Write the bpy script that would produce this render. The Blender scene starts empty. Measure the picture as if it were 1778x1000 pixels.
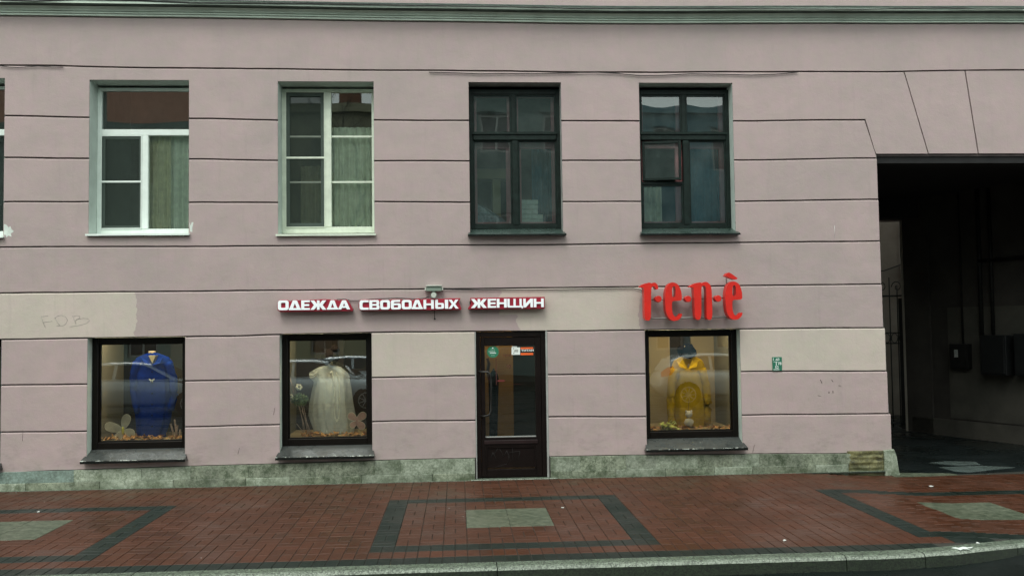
import bpy, bmesh, math, random
from mathutils import Vector, Matrix, noise
random.seed(7)
S = bpy.context.scene
COL = S.collection
PI = math.pi

# ------------------------------------------------------------------ camera, world, sun, exposure
F_PX, CAM_D, CAM_H = 1549.0, 11.6, 1.969
CR = Vector((0.99810156, -0.06017534, -0.01312232))
CU = Vector((0.01051075, -0.04351244, 0.99899759))
CF = Vector((0.060686, 0.99723899, 0.04279735))
cd = bpy.data.cameras.new('camera'); cam = bpy.data.objects.new('camera', cd); COL.objects.link(cam)
cam.matrix_world = Matrix(((CR.x, CU.x, -CF.x, 0), (CR.y, CU.y, -CF.y, -CAM_D), (CR.z, CU.z, -CF.z, CAM_H), (0, 0, 0, 1)))
cd.sensor_width = 36; cd.lens = F_PX / 1778 * 36; cd.clip_end = 300
S.camera = cam
SUN_EL, SUN_AZ = math.radians(56), math.radians(200)      # sun behind the camera, slightly to its left
w = bpy.data.worlds.new('World'); S.world = w; w.use_nodes = True
nt = w.node_tree; nt.nodes.clear()
sky = nt.nodes.new('ShaderNodeTexSky'); sky.sky_type = 'NISHITA'; sky.sun_disc = False
sky.sun_elevation = SUN_EL; sky.sun_rotation = SUN_AZ; sky.dust_density = 4; sky.air_density = 1.0
hs = nt.nodes.new('ShaderNodeHueSaturation'); hs.inputs['Saturation'].default_value = 0.12
mx = nt.nodes.new('ShaderNodeMix'); mx.data_type = 'RGBA'; mx.inputs[0].default_value = 0.72
mx.inputs[7].default_value = (9.6, 10.6, 10.2, 1)          # even overcast cloud layer over the clear sky
bg = nt.nodes.new('ShaderNodeBackground'); bg.inputs[1].default_value = 0.14
wo = nt.nodes.new('ShaderNodeOutputWorld')
nt.links.new(sky.outputs[0], hs.inputs['Color']); nt.links.new(hs.outputs[0], mx.inputs[6])
nt.links.new(mx.outputs[2], bg.inputs[0]); nt.links.new(bg.outputs[0], wo.inputs[0])
sl = bpy.data.lights.new('sun', 'SUN'); sl.energy = 1.0; sl.angle = math.radians(22); sl.color = (1, .97, .92)
so = bpy.data.objects.new('sun', sl); COL.objects.link(so)
sd = Vector((math.sin(SUN_AZ) * math.cos(SUN_EL), math.cos(SUN_AZ) * math.cos(SUN_EL), math.sin(SUN_EL)))
so.rotation_euler = sd.to_track_quat('Z', 'Y').to_euler(); so.location = (0, -14, 14)
S.view_settings.view_transform = 'Standard'; S.view_settings.look = 'None'
S.view_settings.exposure = 0.46; S.view_settings.gamma = 1
S.cycles.max_bounces = 8; S.cycles.transparent_max_bounces = 12
S.cycles.use_denoising = True

# ------------------------------------------------------------------ pixel -> place
def at(px, py, Y=0.0):
    d = CF * F_PX + CR * (px - 889) - CU * (py - 500)
    t = (CAM_D + Y) / d.y
    return Vector((d.x * t, Y, d.z * t + CAM_H))
def gx(px, py, z=0.0):
    d = CF * F_PX + CR * (px - 889) - CU * (py - 500)
    t = (z - CAM_H) / d.z
    return Vector((d.x * t, -CAM_D + d.y * t, z))
def lerp(a, b, t): return a + (b - a) * t
def interp(pts, x):
    if x <= pts[0][0]: return pts[0][1]
    for (a, b), (c, d) in zip(pts, pts[1:]):
        if x <= c:
            t = (x - a) / (c - a); t = t * t * (3 - 2 * t)
            return b + (d - b) * t
    return pts[-1][1]

# ------------------------------------------------------------------ materials
def srgb(r, g, b):
    f = lambda v: (v / 255 / 12.92) if v / 255 <= .04045 else ((v / 255 + .055) / 1.055) ** 2.4
    return (f(r), f(g), f(b), 1)
class NT:
    def __init__(s, name):
        s.m = bpy.data.materials.new(name); s.m.use_nodes = True
        s.t = s.m.node_tree; s.b = s.t.nodes['Principled BSDF']
        s.out = s.t.nodes['Material Output']
    def n(s, typ, **kw):
        o = s.t.nodes.new('ShaderNode' + typ)
        for k, v in kw.items():
            if k.startswith('i_'):
                o.inputs[int(k[2:])].default_value = v
            else: setattr(o, k, v)
        return o
    def l(s, a, b): s.t.links.new(a, b)
    def pos(s, scale=(1, 1, 1)):
        g = s.n('NewGeometry'); m = s.n('Mapping'); m.inputs['Scale'].default_value = scale
        s.l(g.outputs['Position'], m.inputs['Vector']); return m.outputs[0]
    def noise(s, scale, detail=5, rough=.6, vec=None):
        o = s.n('TexNoise'); o.inputs['Scale'].default_value = scale; o.inputs['Detail'].default_value = detail
        o.inputs['Roughness'].default_value = rough
        s.l(vec if vec else s.pos(), o.inputs['Vector']); return o.outputs['Fac']
    def ramp(s, fac, a, b, ca=(0, 0, 0, 1), cb=(1, 1, 1, 1)):
        o = s.n('ValToRGB'); o.color_ramp.elements[0].position = a; o.color_ramp.elements[1].position = b
        o.color_ramp.elements[0].color = ca; o.color_ramp.elements[1].color = cb
        s.l(fac, o.inputs[0]); return o.outputs[0]
    def mix(s, fac, a, b, mode='MIX'):
        o = s.n('Mix', data_type='RGBA', blend_type=mode)
        for i, v in ((0, fac), (6, a), (7, b)):
            if isinstance(v, (int, float)): o.inputs[i].default_value = v
            elif isinstance(v, tuple): o.inputs[i].default_value = v
            else: s.l(v, o.inputs[i])
        return o.outputs[2]
    def math(s, op, a, b=0.0):
        o = s.n('Math', operation=op)
        for i, v in ((0, a), (1, b)):
            if isinstance(v, (int, float)): o.inputs[i].default_value = v
            else: s.l(v, o.inputs[i])
        return o.outputs[0]
    def bump(s, h, strength, dist=.01):
        o = s.n('Bump'); o.inputs['Strength'].default_value = strength; o.inputs['Distance'].default_value = dist
        s.l(h, o.inputs['Height']); s.l(o.outputs[0], s.b.inputs['Normal'])
    def base(s, c):
        if isinstance(c, tuple): s.b.inputs['Base Color'].default_value = c
        else: s.l(c, s.b.inputs['Base Color'])
    def rough(s, r):
        if isinstance(r, (int, float)): s.b.inputs['Roughness'].default_value = r
        else: s.l(r, s.b.inputs['Roughness'])
def col(v, k): return (v[0] * k, v[1] * k, v[2] * k, 1)
def simple(name, c, rough=.6, var=.25, scale=6, bump=0, bscale=60, metal=0, coat=0, spec=.5):
    s = NT(name); s.b.inputs['Specular IOR Level'].default_value = spec; c = c if len(c) == 4 else (*c, 1)
    f = s.ramp(s.noise(scale, 6), .3, .7)
    s.base(s.mix(f, col(c, 1 - var), col(c, 1 + var)))
    s.rough(rough); s.b.inputs['Metallic'].default_value = metal
    if coat: s.b.inputs['Coat Weight'].default_value = coat
    if bump: s.bump(s.noise(bscale, 4), bump)
    return s.m

MAUVE = (.403, .325, .314, 1); CREAM = (.52, .462, .40, 1)
def plaster(name, base, second=None, edge=None, side=1, soft=0.05):
    s = NT(name)
    b = base
    if second:
        g = s.n('NewGeometry'); sp = s.n('SeparateXYZ'); s.l(g.outputs['Position'], sp.inputs[0])
        wob = s.noise(5, 5); wv = s.math('MULTIPLY', s.math('SUBTRACT', wob, .5), soft * 4)
        d = s.math('SUBTRACT', s.math('ADD', sp.outputs[0], wv), edge)
        d = s.math('MULTIPLY', d, 60.0 * side)
        f = s.n('Clamp'); s.l(d, f.inputs[0])
        b = s.mix(f.outputs[0], base, second)
    big = s.ramp(s.noise(.55, 5, .6), .3, .72)
    b = s.mix(big, s.mix(1.0, b, (.90, .93, .91, 1), 'MULTIPLY'), s.mix(1.0, b, (1.07, 1.03, 1.03, 1), 'MULTIPLY'))
    blot = s.ramp(s.noise(3.1, 6, .65), .35, .7)
    b = s.mix(blot, s.mix(1.0, b, (.945, .962, .955, 1), 'MULTIPLY'), s.mix(1.0, b, (1.045, 1.025, 1.035, 1), 'MULTIPLY'))
    hue = s.ramp(s.noise(7.5, 3, .5), .35, .68)
    b = s.mix(hue, s.mix(1.0, b, (.985, 1.01, .98, 1), 'MULTIPLY'), s.mix(1.0, b, (1.015, .985, 1.02, 1), 'MULTIPLY'))
    # rain streaks and scuffs
    st = s.ramp(s.noise(1.0, 6, .7, s.pos((9, 9, .7))), .56, .78)
    b = s.mix(s.math('MULTIPLY', st, .22), b, (.2, .18, .17, 1))
    g2 = s.n('NewGeometry'); s2 = s.n('SeparateXYZ'); s.l(g2.outputs['Position'], s2.inputs[0])
    low = s.n('MapRange'); low.inputs[1].default_value = .95; low.inputs[2].default_value = .2; s.l(s2.outputs[2], low.inputs[0])
    sc = s.ramp(s.noise(2.6, 9, .75, s.pos((1, 1, 2.2))), .50, .66)
    b = s.mix(s.math('MULTIPLY', s.math('MULTIPLY', sc, low.outputs[0]), .42), b, (.15, .14, .12, 1))
    speck = s.ramp(s.noise(38, 3, .6), .735, .76)
    b = s.mix(s.math('MULTIPLY', speck, .45), b, (.16, .13, .12, 1))
    if base is CREAM:      # roller paint that covers unevenly
        pc = s.ramp(s.noise(2.2, 7, .7), .36, .7)
        b = s.mix(s.math('MULTIPLY', pc, .30), b, (.41, .345, .325, 1))
    s.base(b); s.rough(.86)
    h = s.math('ADD', s.math('MULTIPLY', s.noise(1.7, 5), 1.6), s.math('MULTIPLY', s.noise(60, 5), .16))
    s.bump(h, .5, .02)
    return s.m
M = {}
M['mauve'] = plaster('mauve_plaster', MAUVE)
M['cream'] = plaster('cream_plaster', CREAM)
M['cream_left'] = plaster('plaster_cream_to_mauve', CREAM, MAUVE, at(237, 545).x, 1, .07)
M['cream_mid'] = plaster('plaster_mauve_to_cream', MAUVE, CREAM, at(868, 545).x, 1, .10)
M['cream_mid2'] = plaster('plaster_cream_repair', CREAM, MAUVE, at(1113, 545).x, 1, .05)
M['groove'] = simple('groove_plaster', (.10, .082, .078), .95, .3)
M['reveal'] = simple('reveal_paint', (.45, .52, .47), .8, .12, 4, .3)
M['reveal_grey'] = simple('grey_reveal_paint', (.30, .31, .29), .8, .2, 5, .3)
M['white'] = simple('white_pvc', (.74, .82, .76), .35, .06, 8)
M['white_old'] = simple('yellowed_white_paint', (.62, .68, .56), .45, .12, 8)
M['screen_frame'] = simple('grey_screen_frame', (.16, .21, .18), .5, .1)
M['green_wood'] = simple('dark_green_wood_paint', (.007, .015, .012), .45, .5, 14, .3, 40, spec=.22)
M['brown_frame'] = simple('dark_brown_frame', (.0045, .0032, .0022), .42, .3, 10, spec=.2)
M['door_brown'] = simple('dark_door_paint', (.0058, .0030, .0024), .45, .35, 8, .1, spec=.2)
M['pink_wood'] = simple('pink_inner_frame', (.62, .22, .22), .6, .15)
M['cornice'] = simple('green_white_cornice', (.58, .68, .58), .75, .15, 3, .3)
M['flashing'] = simple('dark_green_flashing', (.06, .09, .075), .5, .5, 7, .4)
M['black'] = simple('black_paint', (.008, .008, .008), .5, .3)
M['dark_metal'] = simple('dark_metal', (.012, .012, .011), .6, .4, spec=.2)
M['iron'] = simple('wrought_iron', (.008, .009, .009), .5, .3)
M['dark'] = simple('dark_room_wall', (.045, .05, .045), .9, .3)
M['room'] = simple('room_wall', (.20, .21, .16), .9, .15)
M['shop_beige'] = simple('shop_beige_wall', (.40, .32, .17), .85, .08, 2)
M['shop_grey'] = simple('shop_grey_panel', (.20, .19, .14), .85, .08, 2)
M['shop_brown'] = simple('shop_brown_column', (.028, .021, .016), .8, .2)
M['shop_floor'] = simple('shop_floor', (.12, .10, .08), .5, .2)
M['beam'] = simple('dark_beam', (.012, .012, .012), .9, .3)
M['asphalt'] = None
M['rail'] = simple('grey_rail', (.33, .34, .32), .5, .1, 4, metal=.3)
M['lamp_case'] = simple('grey_green_case', (.20, .26, .21), .5, .1)
M['lamp_pale'] = simple('pale_plastic', (.5, .54, .47), .5, .05)
M['cable'] = simple('black_cable', (.015, .014, .014), .6, .2)
M['green_plate'] = simple('green_enamel', (.02, .15, .09), .45, .1)
M['white_print'] = simple('white_print', (.75, .8, .76), .6, .02)
M['orange_print'] = simple('orange_print', (.85, .13, .02), .5, .05)
M['grey_print'] = simple('grey_print', (.35, .37, .34), .6, .5, 60)
M['red_print'] = simple('red_print', (.07, .012, .008), .6, .05)
M['green_sticker'] = simple('green_sticker', (.015, .17, .085), .5, .05)
M['gold'] = simple('pale_gold', (.7, .62, .38), .35, .1, metal=.4)
M['pencil'] = simple('pencil_line', (.27, .26, .235), .9, .2)
M['scratch'] = simple('dark_scuff', (.05, .045, .04), .9, .2)
M['faint'] = simple('faint_scrawl', (.009, .006, .005), .7, .2)
M['splash'] = simple('white_filler', (.62, .68, .62), .8, .12, 12, .5)
M['litter'] = simple('white_litter', (.6, .62, .58), .7, .1)

def sill_mat(name, base, chips):
    s = NT(name)
    f = s.ramp(s.noise(9, 6, .7), .3, .7)
    b = s.mix(f, col(base, .7), col(base, 1.3))
    if chips:
        g = s.n('NewGeometry'); sp = s.n('SeparateXYZ'); s.l(g.outputs['Position'], sp.inputs[0])
        front = s.n('MapRange'); front.inputs[1].default_value = -.05; front.inputs[2].default_value = -.115; s.l(sp.outputs[1], front.inputs[0])
        k = s.ramp(s.math('ADD', s.noise(11, 7, .75), s.math('MULTIPLY', s.math('POWER', front.outputs[0], 3.0), .18)), .675, .705)
        b = s.mix(k, b, (.6, .66, .6, 1))
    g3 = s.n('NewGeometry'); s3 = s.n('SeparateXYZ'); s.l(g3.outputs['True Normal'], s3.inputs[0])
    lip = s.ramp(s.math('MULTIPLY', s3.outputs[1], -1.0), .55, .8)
    b = s.mix(lip, b, (.006, .008, .007, 1))  # street-facing lip painted near black, carrying the sill's drop shadow
    s.b.inputs['Specular IOR Level'].default_value = .35
    s.base(b); s.rough(s.ramp(s.noise(5, 4), .3, .7, (.15, .15, .15, 1), (.45, .45, .45, 1)))
    s.bump(s.noise(25, 4), .35, .006)
    return s.m
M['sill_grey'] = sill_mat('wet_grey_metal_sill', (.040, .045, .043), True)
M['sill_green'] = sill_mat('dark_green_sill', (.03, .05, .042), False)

def marble(name, a, b, dark, dk=.5):
    s = NT(name)
    f = s.ramp(s.noise(3.0, 8, .7), .35, .65)
    c0 = s.mix(f, a, b)
    v = s.ramp(s.noise(7.0, 12, .82), .47, .60)
    c1 = s.mix(s.math('MULTIPLY', v, dk), c0, dark)
    fine = s.ramp(s.noise(34, 6, .75), .40, .62)
    c1 = s.mix(fine, s.mix(1.0, c1, (.68, .70, .66, 1), 'MULTIPLY'), s.mix(1.0, c1, (1.15, 1.15, 1.13, 1), 'MULTIPLY'))
    v2 = s.n('TexVoronoi', feature='DISTANCE_TO_EDGE'); v2.inputs['Scale'].default_value = 7
    nn = s.n('TexNoise'); nn.inputs['Scale'].default_value = 6; s.l(s.pos(), nn.inputs['Vector'])
    ad = s.n('VectorMath', operation='MULTIPLY_ADD'); s.l(nn.outputs['Color'], ad.inputs[0]); ad.inputs[1].default_value = (.5, .5, .5); s.l(s.pos(), ad.inputs[2])
    s.l(ad.outputs[0], v2.inputs['Vector'])
    cr = s.ramp(v2.outputs['Distance'], .0, .045, (1, 1, 1, 1), (0, 0, 0, 1))
    c2 = s.mix(s.math('MULTIPLY', cr, dk * .7), c1, dark)
    g = s.n('NewGeometry'); sp = s.n('SeparateXYZ'); s.l(g.outputs['Position'], sp.inputs[0])
    lo = s.n('MapRange'); lo.inputs[1].default_value = .10; lo.inputs[2].default_value = .0; s.l(sp.outputs[2], lo.inputs[0])
    moss = s.math('MULTIPLY', lo.outputs[0], s.ramp(s.noise(5, 8, .7), .38, .6))
    c3 = s.mix(s.math('MULTIPLY', moss, .75), c2, (.05, .065, .03, 1))
    oi = s.n('ObjectInfo'); rr = s.n('MapRange'); rr.inputs[3].default_value = .74; rr.inputs[4].default_value = 1.32
    s.l(oi.outputs['Random'], rr.inputs[0])
    c4 = s.n('VectorMath', operation='SCALE'); s.l(c3, c4.inputs[0]); s.l(rr.outputs[0], c4.inputs['Scale'])
    s.base(c4.outputs[0]); s.rough(.55); s.bump(s.noise(30, 8, .8), .5, .012)
    return s.m
M['marble_a'] = marble('green_white_marble', (.37, .415, .335, 1), (.24, .28, .215, 1), (.10, .13, .08, 1), .85)
M['marble_b'] = marble('mottled_marble', (.28, .315, .235, 1), (.145, .165, .125, 1), (.04, .06, .03, 1), .95)
M['marble_c'] = marble('blue_grey_marble', (.25, .34, .30, 1), (.30, .40, .35, 1), (.10, .13, .11, 1), .6)
M['limestone'] = marble('yellow_limestone', (.20, .185, .08, 1), (.13, .13, .06, 1), (.035, .035, .02, 1), .95)

def paver(name, a, b, wet):
    s = NT(name)
    oi = s.n('ObjectInfo'); g = s.n('NewGeometry')
    r = s.math('FRACT', s.math('ADD', oi.outputs['Random'], g.outputs['Random Per Island']))
    c = s.mix(r, a, b)
    big = s.ramp(s.noise(.8, 6, .65), .32, .68)
    c = s.mix(big, s.mix(1.0, c, (.80, .84, .80, 1), 'MULTIPLY'), s.mix(1.0, c, (1.12, 1.06, 1.04, 1), 'MULTIPLY'))
    c = s.mix(s.ramp(s.noise(13 if 'slab' in name else 70, 8, .8), .42, .6), s.mix(1.0, c, (.55, .60, .56, 1), 'MULTIPLY'), s.mix(1.0, c, (1.25, 1.22, 1.2, 1), 'MULTIPLY'))
    dirt = s.ramp(s.noise(4.0, 8, .75), .55, .72)
    c = s.mix(s.math('MULTIPLY', dirt, .35), c, (.035, .04, .028, 1))
    s.base(c)
    wt = s.noise(1.3, 5, .6)
    wr = s.ramp(s.math('ADD', wt, s.math('MULTIPLY', s.math('SUBTRACT', r, .5), .10)), .38, .62, (wet[0],) * 3 + (1,), (wet[1],) * 3 + (1,))
    s.rough(wr)
    s.b.inputs['Specular IOR Level'].default_value = .30
    s.bump(s.noise(120, 4), .22, .003)
    return s.m
M['red'] = paver('red_brick_paver', (.060, .0215, .0105, 1), (.080, .028, .0140, 1), (.33, .62))
M['darkp'] = paver('dark_green_grey_paver', (.007, .0155, .0125, 1), (.011, .020, .016, 1), (.36, .65))
M['slab'] = paver('light_concrete_slab', (.095, .112, .080, 1), (.105, .122, .088, 1), (.35, .6))
M['joint'] = simple('sand_joint', (.020, .020, .014), .8, .6, 3)

def granite(name, base, rough):
    s = NT(name)
    v = s.n('TexVoronoi'); v.inputs['Scale'].default_value = 85; s.l(s.pos(), v.inputs['Vector'])
    sp = s.ramp(v.outputs['Color'], .2, .8)
    c = s.mix(sp, col(base, .35), col(base, 1.65))
    c = s.mix(s.ramp(s.noise(2.2, 8, .7), .35, .7), s.mix(1.0, c, (.6, .68, .6, 1), 'MULTIPLY'), c)
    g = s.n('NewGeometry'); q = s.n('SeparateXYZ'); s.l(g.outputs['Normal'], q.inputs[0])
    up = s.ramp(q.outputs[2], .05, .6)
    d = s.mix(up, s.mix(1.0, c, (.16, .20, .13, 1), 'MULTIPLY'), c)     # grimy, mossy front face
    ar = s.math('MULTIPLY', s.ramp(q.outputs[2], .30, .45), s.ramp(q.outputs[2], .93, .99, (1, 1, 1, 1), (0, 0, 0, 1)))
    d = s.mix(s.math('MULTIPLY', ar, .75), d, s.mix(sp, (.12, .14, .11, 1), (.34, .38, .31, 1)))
    s.base(d); s.rough(rough); s.bump(s.noise(70, 8, .8), .8, .01)
    return s.m
M['granite'] = granite('speckled_granite', (.11, .135, .10, 1), .6)
def asphalt(name, base, wet=.25):
    s = NT(name)
    c = s.mix(s.ramp(s.noise(90, 4, .8), .3, .75), col(base, .5), col(base, 1.6))
    c = s.mix(s.ramp(s.noise(.9, 6, .6), .35, .65), s.mix(1.0, c, (.55, .62, .6, 1), 'MULTIPLY'), c)
    s.base(c); s.rough(s.ramp(s.noise(1.1, 5, .6), .4, .62, (wet,) * 3 + (1,), (.6, .6, .6, 1)))
    s.b.inputs['Specular IOR Level'].default_value = .22
    s.bump(s.noise(110, 4, .7), .5, .006)
    return s.m
M['asphalt'] = asphalt('wet_asphalt', (.006, .0095, .0085, 1))
M['passage_floor'] = asphalt('wet_passage_asphalt', (.008, .012, .012, 1), .12)

def glass(name, tint, refl, wav=0.0, wscale=1.5, dirt=.0):
    s = NT(name); s.t.nodes.remove(s.b)
    tr = s.n('BsdfTransparent'); tr.inputs[0].default_value = tint
    gl = s.n('BsdfGlossy'); gl.inputs['Roughness'].default_value = 0.004; gl.inputs[0].default_value = (.93, 1, .98, 1)
    fr = s.n('Fresnel'); fr.inputs[0].default_value = 1.5
    fac = s.math('ADD', s.math('MULTIPLY', fr.outputs[0], 1.0), refl)
    mx = s.n('MixShader'); s.l(fac, mx.inputs[0]); s.l(tr.outputs[0], mx.inputs[1]); s.l(gl.outputs[0], mx.inputs[2])
    if wav:
        b = s.n('Bump'); b.inputs['Strength'].default_value = wav; b.inputs['Distance'].default_value = .02
        s.l(s.noise(wscale, 2, .4), b.inputs['Height']); s.l(b.outputs[0], gl.inputs['Normal'])
    res = mx.outputs[0]
    if dirt:
        df = s.n('BsdfDiffuse'); df.inputs[0].default_value = (.28, .34, .31, 1)
        m2 = s.n('MixShader'); s.l(s.math('MULTIPLY', s.ramp(s.noise(2.5, 6, .7), .3, .75), dirt), m2.inputs[0])
        s.l(res, m2.inputs[1]); s.l(df.outputs[0], m2.inputs[2]); res = m2.outputs[0]
    s.l(res, s.out.inputs[0]); return s.m
M['glass_shop'] = glass('shop_window_glass', (.94, .96, .92, 1), .10, .006, 1.2, .015)
M['glass_new'] = glass('new_window_glass', (.85, .92, .87, 1), .085, .012, 1.0, .05)
M['glass_old'] = glass('old_wavy_glass', (.68, .82, .84, 1), .11, .02, 1.1, .15)
M['glass_inner'] = glass('inner_glass', (.8, .86, .85, 1), .05, .03, 1.5, .04)
M['car_glass'] = simple('car_glass', (.01, .012, .013), .05, .1)
def mesh_screen():
    s = NT('mosquito_mesh'); s.t.nodes.remove(s.b)
    tr = s.n('BsdfTransparent'); df = s.n('BsdfDiffuse'); df.inputs[0].default_value = (.05, .065, .055, 1)
    m = s.n('MixShader'); m.inputs[0].default_value = .5; s.l(tr.outputs[0], m.inputs[1]); s.l(df.outputs[0], m.inputs[2])
    s.l(m.outputs[0], s.out.inputs[0]); return s.m
M['mesh'] = mesh_screen()
def cloth(name, c, trans=0.0, alpha=1.0, fold=0.0):
    s = NT(name); c4 = (*c, 1)
    s.t.nodes.remove(s.b)
    d = s.n('BsdfDiffuse'); t = s.n('BsdfTranslucent')
    cc = s.mix(s.ramp(s.noise(14, 5), .3, .7), col(c4, .85), col(c4, 1.12))
    s.l(cc, d.inputs[0]); s.l(cc, t.inputs[0])
    m = s.n('MixShader'); m.inputs[0].default_value = trans; s.l(d.outputs[0], m.inputs[1]); s.l(t.outputs[0], m.inputs[2])
    res = m.outputs[0]
    if alpha < 1:
        tr = s.n('BsdfTransparent'); a = s.n('MixShader'); a.inputs[0].default_value = alpha
        s.l(tr.outputs[0], a.inputs[1]); s.l(res, a.inputs[2]); res = a.outputs[0]
    b = s.n('Bump'); b.inputs['Strength'].default_value = .3; b.inputs['Distance'].default_value = .01
    s.l(s.noise(180, 3), b.inputs['Height']); s.l(b.outputs[0], d.inputs['Normal'])
    s.l(res, s.out.inputs[0]); return s.m
M['curtain_beige'] = cloth('beige_curtain', (.68, .66, .46), .1)
M['curtain_pale'] = cloth('pale_green_curtain', (.80, .86, .74), .1)
M['curtain_blue'] = cloth('blue_green_curtain', (.06, .20, .25), .3)
M['tulle'] = cloth('sheer_tulle', (.80, .88, .88), .3, .42)
M['dress'] = cloth('pale_dress_cloth', (.74, .82, .82), .2)
M['blue_coat'] = cloth('royal_blue_cloth', (.004, .028, .26), .1)
M['yellow_coat'] = cloth('yellow_cloth', (.46, .30, .008), .15)
M['skin'] = simple('mannequin_plastic', (.45, .40, .30), .45, .05)
M['navy'] = cloth('navy_felt', (.008, .008, .013), 0)
M['brown_hat'] = cloth('brown_fur_hat', (.020, .016, .015), 0)
M['pearl'] = simple('pearl_bead', (.75, .8, .74), .3, .03)
M['wing_white'] = cloth('white_gauze_wing', (.78, .80, .66), .3, .72)
M['wing_pink'] = cloth('pink_gauze_wing', (.72, .50, .46), .3, .85)
M['yellow_fuzz'] = cloth('yellow_fuzz', (.6, .58, .12), 0)
M['leaf'] = simple('dark_leaf', (.10, .17, .07), .6, .4, 25)
M['twig'] = simple('pale_twig', (.36, .27, .22), .8, .3, 20)
M['autumn'] = simple('autumn_leaf', (.42, .22, .07), .7, .6, 18)
M['petal'] = simple('white_petal', (.75, .78, .66), .6, .05)
M['yellowgreen'] = simple('yellow_green_tinsel', (.45, .50, .12), .6, .3, 30)
M['toy'] = cloth('white_plush', (.60, .56, .48), 0)
M['car_white'] = simple('white_car_paint', (.72, .74, .72), .15, .02, coat=.8)
M['car_silver'] = simple('silver_blue_car_paint', (.60, .68, .72), .2, .02, metal=.0, coat=.8)
M['car_dark'] = simple('grey_car_paint', (.40, .44, .45), .2, .02, metal=.0, coat=.8)
M['tyre'] = simple('tyre_rubber', (.015, .015, .015), .8, .1)
M['rim'] = simple('alloy_rim', (.45, .46, .45), .3, .05, metal=.6)
M['tail'] = simple('red_tail_lamp', (.75, .06, .02), .15, .05)
M['facade_yellow'] = simple('ochre_facade', (.34, .33, .22), .85, .15, .8)
M['facade_orange'] = simple('terracotta_facade', (.24, .115, .07), .85, .15, .8)
M['facade_grey'] = simple('grey_green_facade', (.20, .25, .22), .85, .15, .8)
M['facade_slate'] = simple('slate_facade', (.12, .17, .16), .85, .15, .8)
M['facade_blue'] = simple('blue_grey_facade', (.10, .19, .22), .85, .15, .8)
M['roof_metal'] = simple('roof_metal', (.09, .12, .12), .5, .2)
M['bark'] = simple('bark', (.04, .035, .03), .9, .3)
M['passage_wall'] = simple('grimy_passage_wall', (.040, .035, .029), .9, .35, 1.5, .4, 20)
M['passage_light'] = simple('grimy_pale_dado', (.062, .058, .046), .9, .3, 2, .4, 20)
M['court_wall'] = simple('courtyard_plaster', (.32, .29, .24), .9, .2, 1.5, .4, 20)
def emit(name, c, k):
    s = NT(name); s.b.inputs['Base Color'].default_value = (*c, 1); s.b.inputs['Emission Color'].default_value = (*c, 1)
    s.b.inputs['Emission Strength'].default_value = k; return s.m
M['bulb'] = emit('lit_spot_bulb', (1, .86, .6), 14)
M['panel_light'] = emit('unseen_shop_panel', (1, .80, .50), 19)
M['sign_white'] = simple('white_acrylic', (.80, .84, .85), .35, .03, 3)
M['sign_white'].node_tree.nodes['Principled BSDF'].inputs['Emission Color'].default_value = (.85, .95, 1, 1)
M['sign_white'].node_tree.nodes['Principled BSDF'].inputs['Emission Strength'].default_value = .10  # faint glow added so the letter faces read whiter
M['sign_red'] = simple('crimson_sign_box', (.30, .012, .03), .4, .12, 5)
M['letter_red'] = simple('red_letter_face', (.62, .018, .010), .38, .10, 6)

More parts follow.
